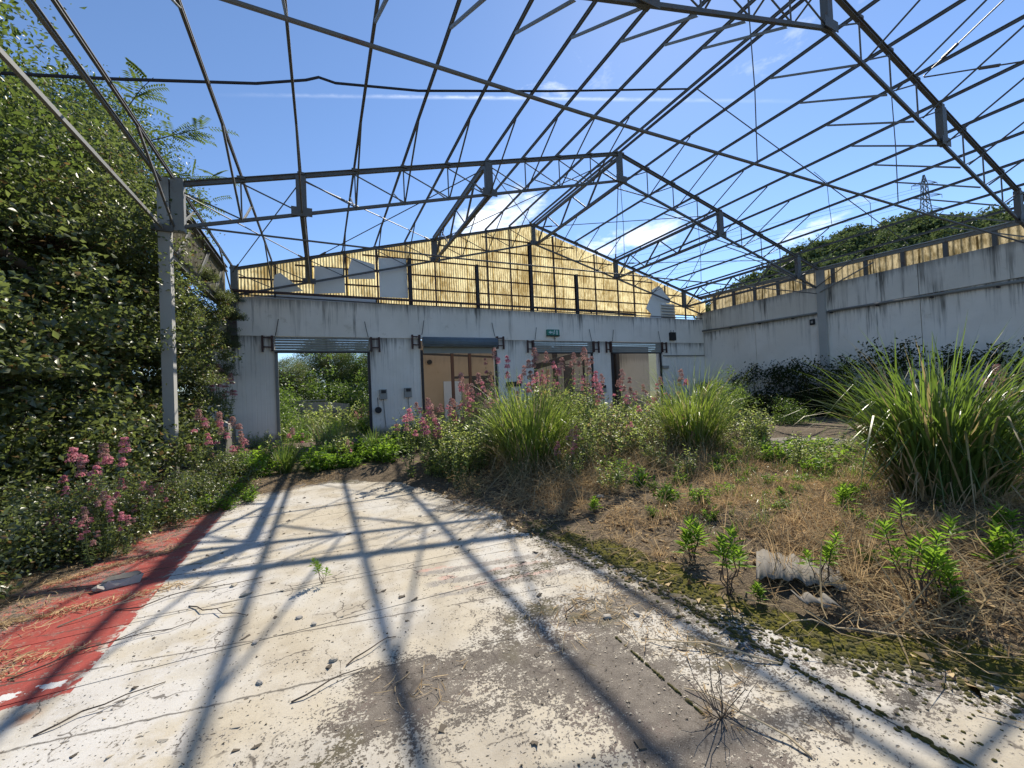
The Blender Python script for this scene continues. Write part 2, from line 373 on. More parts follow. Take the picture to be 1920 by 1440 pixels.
M['straw'] = mat_leaf('straw_blade', (0.20, 0.12, 0.06), (0.74, 0.58, 0.34), (0.60, 0.42, 0.22), 0.38, 0.0, 0.5)

# ------------------------------------------------------------------ ground height
XC, HS, D1, D2, D3, ZB, DEP, RISE = 6.76, 8.70, 12.20, 7.73, 3.23, 4.317, 0.714, 2.295
RIGHT_EDGE_Y = [-4, 0.4, 0.8, 1.64, 2.76, 4.4, 6.0, 6.8, 8.0, 8.7, 9.2, 18]
RIGHT_EDGE_X = [3.6, 3.2, 2.9, 2.25, 2.18, 1.95, 1.6, 1.35, 0.9, 0.3, -1.0, -5]
LEFT_EDGE_Y = [-4, 3.0, 4.4, 5.5, 6.4, 7.2, 8.2, 9.0, 18]
LEFT_EDGE_X = [-3.2, -2.6, -2.15, -2.0, -1.75, -1.45, -0.9, 0.5, 4]
def sstep(a, b, x):
    t = np.clip((x - a) / (b - a), 0, 1); return t * t * (3 - 2 * t)
_ph = RNG.uniform(0, 6.28, (24, 2)); _dr = RNG.uniform(0, 6.28, 24)
def wav(x, y, f0, n=8, off=0):
    s = 0
    for i in range(n):
        k = (i + off) % 24; f = f0 * (1.0 + 0.45 * i); a = _dr[k]
        s = s + np.sin((x * math.cos(a) + y * math.sin(a)) * f + _ph[k, 0] + 1.3 * np.sin((y * math.cos(a) - x * math.sin(a)) * f * 0.6 + _ph[k, 1])) / (1 + 0.5 * i)
    return s / 3.0
def height(x, y):
    x = np.asarray(x, float); y = np.asarray(y, float)
    w = 0.16 * wav(x, y, 1.7) + 0.07 * wav(x, y, 7.0, 8, 5)
    d = x - np.interp(y, RIGHT_EDGE_Y, RIGHT_EDGE_X) + w
    dl = np.interp(y, LEFT_EDGE_Y, LEFT_EDGE_X) - x + w
    r = 0.045 * sstep(0.0, 0.35, d) + 0.10 * sstep(0.3, 1.6, d)
    bare = np.exp(-((x - 10.6) / 1.9) ** 4 - ((y - 6.2) / 1.2) ** 4)
    r = r * (1 - bare) - 0.03 * bare
    l = 0.03 * sstep(0.0, 0.3, dl) + 0.12 * sstep(0.3, 1.8, dl)
    h = -0.03 + np.maximum(r, l)
    on = sstep(0.2, 1.2, d)
    h = h + on * (0.50 * np.exp(-((x - 5.4) / 2.9) ** 2 - ((y - 9.6) / 1.9) ** 2) + 0.16 * np.exp(-((x - 5.3) / 1.8) ** 2 - ((y - 6.6) / 1.2) ** 2)
                  + 0.12 * np.exp(-((x - 5.6) / 1.6) ** 2 - ((y - 2.2) / 1.3) ** 2))
    edge = np.clip(np.maximum(d, dl), 0, None)
    h = h + np.minimum(edge, 0.5) * (0.05 * wav(x, y, 3.0, 8, 3) + 0.03 * wav(x, y, 12.0, 8, 9)) + 0.012 * wav(x, y, 30.0, 6, 12) * sstep(0, 0.1, edge)
    return h
def ground_z(x, y): return float(max(0.0, height(x, y)))

def grid_mesh(name, xs, ys, zf, mat, attrs=None):
    X, Y = np.meshgrid(xs, ys); V = np.stack([X, Y, zf(X, Y)], -1).reshape(-1, 3)
    nx, ny = len(xs), len(ys); i = np.arange(nx * ny).reshape(ny, nx)
    F = np.stack([i[:-1, :-1], i[:-1, 1:], i[1:, 1:], i[1:, :-1]], -1).reshape(-1, 4)
    me = mesh_np(name, V, [F], mat, True)
    for k, fn in (attrs or {}).items():
        a = me.attributes.new(k, 'FLOAT', 'POINT'); a.data.foreach_set('value', fn(V[:, 0], V[:, 1]).astype(np.float32))
    return me

# ------------------------------------------------------------------ floor
def blob(x, y, cx, cy, rx, ry): return np.exp(-((x - cx) / rx) ** 2 - ((y - cy) / ry) ** 2)
def wear(x, y):
    w = 0.19 + 0.46 * blob(x, y, 1.3, 1.75, 0.75, 0.70) + 0.60 * blob(x, y, 0.35, 2.3, 0.45, 0.34) + 0.34 * blob(x, y, 1.5, 2.5, 0.60, 0.38)
    w = w + 0.38 * blob(x, y, 1.5, 1.0, 0.5, 0.7) + 0.22 * blob(x, y, 1.6, 3.3, 0.8, 0.4) + 0.4 * blob(x, y, 0.3, 8.9, 1.5, 0.45) - 0.20 * blob(x, y, 0.72, 1.6, 0.3, 0.4)
    w = w - 0.12 * blob(x, y, -0.3, 4.4, 0.8, 1.6) + 0.10 * blob(x, y, 2.5, 1.2, .4, .6) + 0.10 * blob(x, y, -0.4, 2.2, .8, .5) + 0.8 * sstep(3.0, 5.0, x)
    e = np.minimum(np.interp(y, RIGHT_EDGE_Y, RIGHT_EDGE_X) - x, x - np.interp(y, LEFT_EDGE_Y, LEFT_EDGE_X))
    return w + 0.30 * sstep(0.45, -0.05, e)
def mat_floor():
    t = NT('painted_concrete_floor'); p = t.pos(); s = t.sep(p)
    wr = t.attr('wear')
    n1 = t.noise(p, 2.3, 5, 0.68); n2 = t.noise(p, 11, 5, 0.72); n3 = t.noise(p, 55, 4, 0.7); n4 = t.noise(p, 0.9, 3, 0.6); n5 = t.noise(p, 170, 2, 0.7)
    k = t.math('ADD', wr, t.math('ADD', t.math('MULTIPLY', t.math('SUBTRACT', n1, 0.5), 1.35), t.math('ADD', t.math('MULTIPLY', t.math('SUBTRACT', n2, 0.5), 1.0), t.math('MULTIPLY', t.math('SUBTRACT', n3, 0.5), 1.5))))
    peel = t.ramp(k, 0.535, 0.565); thin = t.ramp(k, 0.40, 0.50); lip_highlight = t.math('MULTIPLY', t.ramp(k, 0.495, 0.53), t.math('SUBTRACT', 1.0, peel))
    cream = t.mix(t.ramp(n4, 0.40, 0.62), (0.46, 0.405, 0.305), (0.50, 0.475, 0.42))
    cream = t.mix(t.math('MULTIPLY', t.ramp(n1, 0.46, 0.62), 0.5), cream, (0.34, 0.285, 0.20))
    cream = t.mix(t.math('MULTIPLY', t.ramp(n2, 0.48, 0.75), 0.4), cream, (0.44, 0.38, 0.28))
    cream = t.mix(t.math('MULTIPLY', t.ramp(n3, 0.5, 0.72), 0.45), cream, (0.34, 0.30, 0.23))
    cream = t.mix(t.math('MULTIPLY', t.ramp(n5, 0.56, 0.68), t.math('ADD', 0.15, t.math('MULTIPLY', t.ramp(n1, 0.4, 0.6), 0.5))), cream, (0.22, 0.18, 0.13))
    stain = t.ramp(t.noise(t.map(p, (1, 1, 1), (3.1, 1.7, 0)), 1.5, 5, 0.65), 0.48, 0.68)
    cream = t.mix(t.math('MULTIPLY', stain, 0.42), cream, (0.24, 0.205, 0.155))
    # red painted bay with a white edge line
    wob = t.math('MULTIPLY', t.math('SUBTRACT', n2, 0.5), 0.10); wob2 = t.math('MULTIPLY', t.math('SUBTRACT', n3, 0.5), 0.05)
    ex = t.math('ADD', s[0], t.math('ADD', wob, wob2)); ey = t.math('ADD', s[1], t.math('ADD', wob, t.math('MULTIPLY', wob2, 1.5)))
    red_in = t.math('MULTIPLY', t.math('LESS_THAN', t.math('ADD', s[0], t.math('MULTIPLY', wob2, 0.3)), -1.345), t.math('GREATER_THAN', ey, 3.22))
    worn = t.ramp(t.math('ADD', t.math('MULTIPLY', n2, 0.6), t.math('MULTIPLY', n3, 0.4)), 0.54, 0.60)
    red = t.mix(t.ramp(n2, 0.35, 0.7), (0.35, 0.072, 0.056), (0.24, 0.056, 0.045))
    red = t.mix(t.math('MULTIPLY', t.ramp(t.noise(t.map(p, (2, 26, 1), rot=(0, 0, 0.5)), 2.0, 6, 0.7), 0.56, 0.72), 0.35), red, (0.50, 0.26, 0.22))
    red = t.mix(t.math('MULTIPLY', worn, 0.5), red, (0.36, 0.25, 0.20))
    red_in = t.math('MULTIPLY', red_in, t.math('SUBTRACT', 1.0, t.math('MULTIPLY', t.ramp(t.math('ADD', s[0], t.math('MULTIPLY', n2, 0.3)), -1.25, -1.18), t.ramp(n2, 0.50, 0.56))))
    col = t.mix(red_in, cream, red)
    line = t.math('MULTIPLY', t.math('LESS_THAN', t.math('ABSOLUTE', t.math('SUBTRACT', ey, 3.36)), 0.032), t.math('LESS_THAN', ex, -1.42))
    line = t.math('MULTIPLY', line, t.math('GREATER_THAN', n1, 0.40))
    col = t.mix(line, col, (0.58, 0.57, 0.54))
    band = t.math('MULTIPLY', t.ramp(t.math('ABSOLUTE', t.math('ADD', s[0], 1.0)), 0.40, 0.33), t.math('SUBTRACT', 1.0, red_in))
    col = t.mix(t.math('MULTIPLY', band, t.math('MULTIPLY', t.ramp(n1, 0.42, 0.55), 0.45)), col, (0.62, 0.615, 0.60))
    # faint old stripes
    sx = t.math('MULTIPLY', t.ramp(ex, 0.70, 0.82), t.ramp(ex, 2.35, 2.2)); yy = t.math('ADD', ey, t.math('MULTIPLY', s[0], 0.14))
    sy = t.math('MULTIPLY', t.ramp(yy, 3.30, 3.36), t.ramp(yy, 3.98, 3.92))
    fr = t.math('FRACT', t.math('MULTIPLY', yy, 4.4)); stripe = t.math('MULTIPLY', t.math('MULTIPLY', sx, sy), t.ramp(fr, 0.52, 0.60))
    col = t.mix(t.math('MULTIPLY', stripe, t.ramp(n2, 0.36, 0.5)), col, (0.27, 0.245, 0.21))
    pinkm = t.math('MULTIPLY', t.math('MULTIPLY', sx, sy), t.math('MULTIPLY', t.ramp(fr, 0.30, 0.22), t.ramp(n1, 0.47, 0.58)))
    col = t.mix(t.math('MULTIPLY', pinkm, 0.7), col, (0.48, 0.27, 0.22))
    rust = t.ramp(t.math('ADD', t.node('ShaderNodeVectorMath', {0: p, 1: (-1.46, 3.09, 0)}, operation='DISTANCE').outputs['Value'], t.math('MULTIPLY', n2, 0.08)), 0.12, 0.04)
    col = t.mix(t.math('MULTIPLY', rust, 0.8), col, (0.32, 0.15, 0.07))
    # bare concrete, algae
    conc = t.mix(t.ramp(n2, 0.3, 0.7), (0.165, 0.140, 0.112), (0.085, 0.070, 0.055))
    conc = t.mix(t.math('MULTIPLY', t.ramp(n5, 0.52, 0.7), 0.6), conc, (0.34, 0.31, 0.26))
    conc = t.mix(t.math('MULTIPLY', t.ramp(n4, 0.5, 0.6), t.math('MULTIPLY', t.ramp(n1, 0.45, 0.6), 0.8)), conc, (0.085, 0.075, 0.03))
    conc = t.mix(t.math('MULTIPLY', t.ramp(n1, 0.5, 0.38), 0.25), conc, (0.20, 0.135, 0.115))
    col = t.mix(t.math('MULTIPLY', thin, 0.55), col, t.mix(n3, (0.30, 0.265, 0.21), (0.42, 0.38, 0.31)))
    col = t.mix(t.math('MULTIPLY', lip_highlight, 0.55), col, (0.60, 0.56, 0.48))  # highlight on the lifting paint edges, put into the colour
    conc = t.mix(t.math('MULTIPLY', t.ramp(k, 0.60, 0.56), 0.6), conc, (0.05, 0.042, 0.032))
    col = t.mix(peel, col, conc)
    # pitted chips in the paint
    pm_ = t.map(p, (0.8, 1.5, 1), rot=(0, 0, 0.5)); v = t.voro(pm_, 15.0); vc = t.node('ShaderNodeSeparateColor', {0: t.voro(pm_, 15.0, out='Color')}).outputs[0]
    pit = t.math('MULTIPLY', t.ramp(t.math('ADD', v, t.math('MULTIPLY', n2, 0.7)), 0.50, 0.42), t.math('GREATER_THAN', t.math('ADD', vc, t.math('MULTIPLY', wr, 0.5)), 0.62))
    v2 = t.voro(p, 44.0); vc2 = t.node('ShaderNodeSeparateColor', {0: t.voro(p, 44.0, out='Color')}).outputs[1]
    pit2 = t.math('MULTIPLY', t.ramp(t.math('ADD', v2, t.math('MULTIPLY', n3, 0.6)), 0.52, 0.40), t.math('GREATER_THAN', t.math('ADD', vc2, t.math('MULTIPLY', wr, 0.4)), 0.55))
    pits = t.math('MAXIMUM', pit, pit2)
    pits = t.math('MULTIPLY', pits, t.math('SUBTRACT', 1.0, t.math('MULTIPLY', red_in, 0.8)))
    col = t.mix(t.math('MULTIPLY', pits, 0.8), col, (0.10, 0.08, 0.056))
    # hair cracks
    for slope, off in ((0.09, 3.965), (0.173, 3.212), (0.13, 4.75), (0.10, 5.55), (0.15, 2.62)):
        cd = t.math('ABSOLUTE', t.math('SUBTRACT', t.math('ADD', t.math('ADD', s[1], t.math('MULTIPLY', s[0], slope)), t.math('MULTIPLY', t.math('SUBTRACT', n2, 0.5), 0.05)), off))
        cr = t.math('MULTIPLY', t.ramp(cd, 0.012, 0.003), t.ramp(n1, 0.40, 0.5))
        col = t.mix(t.math('MULTIPLY', cr, 0.8), col, (0.07, 0.06, 0.05))
    wp = t.node('ShaderNodeVectorMath', {0: p, 1: t.node('ShaderNodeVectorMath', {0: t.node('ShaderNodeTexNoise', {'Vector': p, 'Scale': 6.0, 'Detail': 3.0}).outputs['Color'], 1: (0.22, 0.22, 0)}, operation='MULTIPLY').outputs[0]}, operation='ADD').outputs[0]
    ck_ = t.math('MULTIPLY', t.ramp(t.voro(wp, 1.9, 'DISTANCE_TO_EDGE'), 0.011, 0.004), t.ramp(n1, 0.50, 0.56))
    col = t.mix(t.math('MULTIPLY', ck_, 0.8), col, (0.075, 0.062, 0.05))
    h = t.math('SUBTRACT', t.math('ADD', t.math('MULTIPLY', n5, 0.10), t.math('MULTIPLY', n3, 0.25)), t.math('ADD', t.math('MULTIPLY', peel, 0.8), t.math('MULTIPLY', pits, 0.5)))
    return t.done(t.principled(col, t.mix(red_in, (0.82,) * 3, (0.55,) * 3), t.bump(h, 0.9, 0.008), 0, 0.3))
M['floor'] = mat_floor()
floor = bpy.data.objects.new('floor', None); COL.objects.link(floor); floor['kind'] = 'structure'
def span(a, b, step): return np.linspace(a, b, max(2, int(round((b - a) / step)) + 1))
FX = [-3.6, 2.33, 7.0, 11.0, 15.0, 19.66]; FY = [-3.5, 0.55, 3.27, 4.02, 6.3, 8.6, 12.3, 16.24]
for i in range(5):
    for j in range(7):
        g = 0.005; x0, x1, y0, y1 = FX[i] + g, FX[i + 1] - g, FY[j] + g, FY[j + 1] - g
        st = 0.05 if i == 0 else (0.08 if i == 1 else 0.4)
        xs, ys = span(x0, x1, st), span(y0, y1, st)
        xs = np.concatenate([[x0 - 0.0], xs, [x1]]); ys = np.concatenate([[y0], ys, [y1]])
        def zf(X, Y, x0=x0, x1=x1, y0=y0, y1=y1):
            Z = np.zeros_like(X); Z[0, :] = -0.05; Z[-1, :] = -0.05; Z[:, 0] = -0.05; Z[:, -1] = -0.05; return Z
        me = grid_mesh('floor_panel', xs, ys, zf, M['floor'], {'wear': wear})
        me.polygons.foreach_set('use_smooth', np.zeros(len(me.polygons), bool))
        put('floor_panel', me, floor)

def mat_soil():
    t = NT('soil_and_moss'); p = t.pos(); ms = t.attr('moss'); gr = t.attr('green')
    n1 = t.noise(p, 3.0, 8, 0.7); n2 = t.noise(p, 18, 6, 0.7); n3 = t.noise(p, 90, 4, 0.7)
    c = t.mix(t.ramp(n2, 0.3, 0.7), (0.06, 0.046, 0.032), (0.16, 0.12, 0.078))
    c = t.mix(t.math('MULTIPLY', t.ramp(n1, 0.48, 0.62), 0.6), c, (0.045, 0.036, 0.024))
    c = t.mix(t.math('MULTIPLY', t.ramp(n3, 0.52, 0.66), 0.7), c, (0.33, 0.26, 0.16))
    c = t.mix(t.math('MULTIPLY', t.ramp(t.voro(p, 28.0), 0.25, 0.1), 0.5), c, (0.30, 0.25, 0.18))
    m = t.ramp(t.math('ADD', ms, t.math('ADD', t.math('MULTIPLY', t.math('SUBTRACT', n1, 0.5), 1.3), t.math('MULTIPLY', t.math('SUBTRACT', n2, 0.5), 0.6))), 0.42, 0.56)
    moss = t.mix(t.ramp(n2, 0.3, 0.7), (0.055, 0.055, 0.010), (0.135, 0.125, 0.018)); moss = t.mix(t.ramp(n3, 0.5, 0.7), moss, (0.17, 0.14, 0.03))
    c = t.mix(m, c, moss)
    g = t.math('MULTIPLY', t.ramp(t.math('ADD', gr, t.math('SUBTRACT', n1, 0.5)), 0.3, 0.7), 0.7)
    c = t.mix(g, c, t.mix(n2, (0.035, 0.055, 0.012), (0.09, 0.12, 0.025)))
    h = t.math('ADD', t.math('MULTIPLY', n2, 0.5), t.math('ADD', t.math('MULTIPLY', n3, 0.4), t.math('MULTIPLY', m, t.math('MULTIPLY', t.voro(p, 38.0), -0.6))))
    return t.done(t.principled(c, 0.95, t.bump(h, 0.9, 0.03), 0, 0.15))
M['soil'] = mat_soil()
def moss_f(x, y):
    e = x - np.interp(y, RIGHT_EDGE_Y, RIGHT_EDGE_X)
    return 0.85 * np.exp(-((e - 0.22) / 0.42) ** 2) * sstep(5.0, 2.8, y) + 0.25 * blob(x, y, 3.1, .7, .9, .5)
def green_f(x, y):
    return np.clip(0.9 * blob(x, y, 9.5, 3.6, 3.5, 1.6) + 0.7 * blob(x, y, 0.5, 10.4, 2.0, 1.2) + 0.6 * blob(x, y, 9, 9, 4, 2), 0, 1)
gx = np.concatenate([[-60, -30, -16, -10], np.arange(-7, 1.0, 0.14), np.arange(1.0, 5.2, 0.045), np.arange(5.2, 19.6, 0.18), [19.65]])
gy = np.concatenate([[-30, -12, -6, -3.4, -1.5], np.arange(-0.5, 4.2, 0.045), np.arange(4.2, 12.1, 0.1), np.arange(12.1, 16.2, 0.2), [16.22]])
gx = np.array([x for x in gx])
def soil_z(X, Y): return np.where(X < -15, -0.03, height(X, Y))
soil = put('soil', grid_mesh('soil', gx, gy, soil_z, M['soil'], {'moss': moss_f, 'green': green_f})); soil['kind'] = 'structure'

def mat_yard():
    t = NT('yard_ground'); p = t.pos(); n1 = t.noise(p, 0.6, 7, 0.7); n2 = t.noise(p, 9, 6, 0.7)
    c = t.mix(t.ramp(n1, 0.35, 0.65), (0.20, 0.165, 0.10), (0.07, 0.095, 0.028)); c = t.mix(t.math('MULTIPLY', n2, 0.5), c, (0.10, 0.08, 0.045))
    return t.done(t.principled(c, 0.95, t.bump(n2, 0.6, 0.05), 0, 0.1))
M['yard'] = mat_yard()
gx = np.array([-4000, -800, -200, -80, -30, -12, -4, 4, 12, 20, 30, 60, 120, 300, 800, 4000.0]); gy = np.array([-4000, -800, -200, -60, -20, -5, 0, 6, 12, 14, 20, 30, 60, 120, 300, 800, 4000.0])
ground = put('ground', grid_mesh('ground', gx, gy, lambda X, Y: np.full_like(X, -0.10), M['yard'])); ground['kind'] = 'structure'
# room floor behind the doorways
rf = put('room_floor', MB().box((3.0, 16.6, -0.08), (19.6, 23.5, 0.02)).mesh('room_floor', M['old_concrete'])); rf['kind'] = 'structure'

# hill, steep, far to the right
def hill_z(X, Y):
    az = np.degrees(np.arctan2(X, Y)); r = np.hypot(X, Y)
    top = np.interp(az, [30, 45, 52, 56, 59, 62, 66, 70, 74, 80, 90, 110, 140], [0, 6, 9, 11.0, 12.5, 13.2, 13.9, 14.0, 12.9, 11.6, 11, 9, 0])
    hh = np.tan(np.radians(np.maximum(top - 0.6, 0))) * 300
    prof = sstep(130, 300, r) * (1 - 0.35 * sstep(330, 620, r))
    return -0.1 + hh * prof + 2.0 * wav(X, Y, 0.03) * prof
azs = np.radians(np.linspace(28, 142, 115)); rs = np.linspace(125, 640, 36)
A, Rr = np.meshgrid(azs, rs); HXY = np.stack([Rr * np.sin(A), Rr * np.cos(A)], -1)
V = np.concatenate([HXY, hill_z(HXY[..., 0], HXY[..., 1])[..., None]], -1).reshape(-1, 3)
ii = np.arange(A.size).reshape(A.shape); F = np.stack([ii[:-1, :-1], ii[1:, :-1], ii[1:, 1:], ii[:-1, 1:]], -1).reshape(-1, 4)
M['hill'] = mat_simple('hill_ground', (0.05, 0.065, 0.025), 0.95, 0.4, 0.05)
hill = put('hill', mesh_np('hill', V, [F], M['hill'], True)); hill['kind'] = 'structure'

_mk = marked()
# ------------------------------------------------------------------ back wall with four doorways
bw = thing('back_wall', 'long white stained concrete wall with four open doorways under the yellow gable', 'wall', (0, D1, 0))
def wall_prism(name, poly, y0, y1, mat, parent): return MB().prism(poly, y0, y1).put(name, mat, parent)
wall_prism('band', [(-2.62, 3.60), (-2.62, 3.31), (14.74, 3.285), (14.74, 4.27), (-1.90, 4.29)], -0.02, 0.22, M['wall'], bw)
def pier(x0, x1, top=3.305):
    """board-marked pier: shallow vertical ribs"""
    mb = MB(); n = max(3, int((x1 - x0) / 0.2)); xs = np.linspace(x0, x1, n + 1)
    poly = []
    for a, b in zip(xs[:-1], xs[1:]):
        poly += [(a + 0.003, 0.005), (a + 0.008, 0.0), (b - 0.008, 0.0), (b - 0.003, 0.005)]
    full = [(x0, 0.24), (x0, 0.012)] + poly + [(x1, 0.012), (x1, 0.24)]
    m = len(full); vs = [(x, y, 0.0) for x, y in full] + [(x, y, top) for x, y in full]
    mb.add(vs, [tuple(range(m - 1, -1, -1)), tuple(range(m, 2 * m))] + [(i, (i + 1) % m, (i + 1) % m + m, i + m) for i in range(m)])
    return mb.put('pier', M['pier'], bw)
for a, b in ((-2.62, -1.06), (1.28, 2.72), (5.18, 6.55), (8.96, 9.81), (12.27, 14.74)): pier(a, b)
sk = mat_concrete('render_patch', (0.33, 0.33, 0.31), 0.5, 1.0)
for a, b in ((1.285, 2.715), (5.185, 6.545)):
    pts = [(a, 0.0), (b, 0.0)] + [(b - (b - a) * i / 9, 0.62 + random.uniform(-0.07, 0.07)) for i in range(10)]
    wall_prism('bare_render', pts, -0.012, 0.01, sk, bw)
for a, b in ((12.4, 14.7),):
    wall_prism('ledge', [(a, 2.74), (b, 2.74), (b, 2.78), (a, 2.78)], -0.05, 0.01, M['old_concrete'], bw)
# jamb rails of the doorways
for a, b in ((-1.06, 1.28), (2.72, 5.18), (6.55, 8.96), (9.81, 12.27)):
    for x, s in ((a, 1), (b, -1)):
        MB().box((x - 0.004 * s, -0.05, 0.0), (x + 0.07 * s, -0.002, 2.95)).put('shutter_guide', M['dark_steel'] if x > 0 else M['steel_pale'], bw)
# dark stump of a steel stanchion at the left end
MB().box((-2.06, -0.13, 3.3), (-1.86, -0.025, 4.35)).put('stanchion', M['steel'], bw)

def roller_shutter(x0, x1, z0, z1, label, roll=False):
    t = thing('roller_shutter', label, 'shutter', ((x0 + x1) / 2, D1 - 0.06, z0), group='roller shutters over the doorways')
    w = (x1 - x0) / 2
    if roll:
        pts = [(-w + 0.02, -0.13, 0.20), (w - 0.02, -0.13, 0.20)]
        MB().tube(pts, 0.15, 18).put('roll', M['shutter_roll'], t, True)
        for k in range(4):
            a = math.radians(150 + k * 28)
            MB().tube([(-w + 0.02, -0.13 + 0.15 * math.cos(a), 0.20 + 0.15 * math.sin(a)), (w - 0.02, -0.13 + 0.15 * math.cos(a), 0.20 + 0.15 * math.sin(a) - (0.02 if k == 2 else 0))], 0.008, 5).put('slat_edge', M['shutter_roll'], t)
        MB().box((-w + 0.05, -0.02, -0.13), (w - 0.05, 0.0, 0.10)).put('bottom_slat', M['shutter'], t)
    else:
        n = 6; h = (z1 - z0) / n; dy = 0.006
        mb = MB(); sec = [(0, 0.004), (-dy * 0.7, h * 0.18), (-dy, h * 0.5), (-dy * 0.7, h * 0.82), (0, h - 0.004), (0.03, h - 0.004), (0.03, 0.004)]
        m = len(sec); vs = [(-w, y, z) for y, z in sec] + [(w, y, z) for y, z in sec]
        mb.add(vs, [tuple(range(m)), tuple(reversed(range(m, 2 * m)))] + [((i + 1) % m, i, i + m, (i + 1) % m + m) for i in range(m)])
        me = mb.mesh('slat', M['shutter'])
        for i in range(n): put('slat', me, t, (0, 0, i * h), (random.uniform(-.03, .03), random.uniform(-.002, .002), 0))
        MB().box((-w - 0.01, -0.05, -0.03), (w + 0.01, 0.02, 0.012)).put('bottom_rail', M['dark_steel'], t)
    for s in (-1, 1):
        b = MB(); x = s * (w + 0.03)
        b.box((min(x, x + s * 0.05), -0.06, 0.02), (max(x, x + s * 0.05), 0.05, 0.42)) if s else None
        for z in (0.12, 0.36):
            b.bar((x + s * 0.05, -0.03, z), (x + s * 0.24, -0.03, z + 0.01), 0.03, 0.03)
        b.bar((x + s * 0.24, -0.03, 0.0), (x + s * 0.24, -0.03, 0.42), 0.05, 0.05, (0, 1, 0))
        b.put('bracket', M['rust'], t)
        MB().tube([(s * (w - 0.02), -0.02, 0.42), (s * (w - 0.06), -0.015, 0.62), (s * (w - 0.10), -0.012, 0.86)], 0.009, 5).put('spring_rod', M['dark_steel'], t)
    return t
roller_shutter(-1.05, 1.27, 2.89, 3.29, 'grey slatted roller shutter wound up over the doorway with greenery behind')
roller_shutter(2.75, 5.15, 2.98, 3.26, 'blue-grey rolled-up shutter drum over the doorway of the beige room', True)
roller_shutter(6.57, 8.94, 2.87, 3.28, 'grey slatted roller shutter over the third doorway, beneath the green sign')
roller_shutter(9.83, 12.25, 2.87, 3.27, 'grey slatted roller shutter over the doorway closest to the side wall')

# fittings on the wall
def meter_box(x, z, label):
    t = thing('switch_box', label, 'switch box', (x, D1 - 0.002, z))
    hs = MB().box((-0.10, -0.11, -0.14), (0.10, 0, 0.14)).put('housing', M['plastic_grey'], t)
    MB().box((-0.06, -0.125, 0.03), (0.07, -0.111, 0.12)).put('window', M['black'], hs)
    MB().tube([(0.0, -0.05, -0.14), (0.02, -0.03, -0.5), (0.05, -0.02, -0.95)], 0.012, 5).put('cable', M['plastic_grey'], t)
meter_box(1.60, 1.68, 'grey switch box on the pier next to the round black reel')
meter_box(2.30, 1.70, 'grey switch box on the pier next to the beige room doorway')
meter_box(9.35, 1.55, 'small grey switch box on the narrow pier between the last two doorways')
rl = thing('hose_reel', 'small round black reel hanging low on the first pier', 'reel', (1.45, D1 - 0.01, 1.24))
MB().tube([(0, -0.10, 0), (0, 0, 0)], 0.09, 14).put('drum', M['black'], rl); MB().tube([(0, -0.04, 0.09), (0.0, -0.02, 0.35)], 0.008, 5).put('strap', M['black'], rl)
bx = thing('junction_box', 'small beige junction box beside the fourth doorway', 'junction box', (12.46, D1 - 0.002, 2.30))
MB().box((-0.16, -0.07, -0.06), (0.16, 0, 0.06)).put('housing', mat_simple('beige_plastic', (0.38, 0.35, 0.27), 0.6), bx)
MB().box((-0.15, -0.078, -0.05), (0.15, -0.071, 0.05)).put('cover', M['plastic_grey'], bx)
al = thing('alarm_siren', 'dark square siren box high on the wall band near the corner', 'siren', (12.89, D1 - 0.022, 3.54))
MB().box((-0.13, -0.12, -0.17), (0.13, 0, 0.15)).put('housing', M['black'], al)
for dx in (-0.08, 0.07): MB().tube([(dx, -0.06, 0.15), (dx, -0.06, 0.25)], 0.008, 5).put('antenna', M['black'], al)
MB().tube([(0.13, -0.05, 0.09), (0.18, -0.05, 0.11)], 0.02, 6).put('cable_gland', M['black'], al)
ck = thing('socket_plate', 'black broken socket plate on the pier between second and third doorways', 'socket', (5.75, D1 - 0.002, 1.86))
MB().box((-0.26, -0.05, -0.10), (0.26, 0, 0.06)).put('plate', M['black'], ck); MB().box((-0.2, -0.06, -0.26), (-0.12, 0, -0.1)).put('tab', M['dark_steel'], ck)
# emergency exit sign
ex = thing('exit_sign', 'small green emergency exit sign with pale figure and arrow above third doorway', 'sign', (7.31, D1 - 0.022, 3.57))
MB().box((-0.24, -0.09, -0.10), (0.24, 0, 0.10)).put('housing', M['green_sign'], ex)
MB().box((-0.25, -0.10, -0.13), (0.25, 0.0, -0.102)).put('tray', M['black'], ex)
pm = MB()
pm.add([(-0.20, -0.093, 0.0), (-0.11, -0.093, 0.06), (-0.11, -0.093, 0.025), (-0.03, -0.093, 0.025), (-0.03, -0.093, -0.025), (-0.11, -0.093, -0.025), (-0.11, -0.093, -0.06)], [(0, 6, 5, 4, 3, 2, 1)])
pm.put('arrow', M['sign_white'], ex)
fg = MB()
fg.bar((0.03, -0.094, 0.045), (0.01, -0.094, -0.01), 0.03, 0.004, (0, 1, 0)); fg.bar((0.01, -0.0945, -0.01), (-0.02, -0.0945, -0.07), 0.022, 0.004, (0, 1, 0)); fg.bar((0.01, -0.0935, -0.01), (0.06, -0.0935, -0.05), 0.022, 0.004, (0, 1, 0)); fg.bar((0.03, -0.0945, 0.04), (0.07, -0.0945, 0.0), 0.018, 0.004, (0, 1, 0))
fg.tube([(0.045, -0.096, 0.065), (0.045, -0.091, 0.065)], 0.02, 8)
fg.put('running_figure', M['sign_white'], ex)
MB().box((0.11, -0.096, -0.075), (0.17, -0.091, 0.07)).put('door_symbol', M['sign_white'], ex)
MB().tube([(0.05, -0.05, -0.13), (0.06, -0.05, -0.19), (0.10, -0.03, -0.21)], 0.02, 6).put('cable_end', M['plastic_grey'], ex)
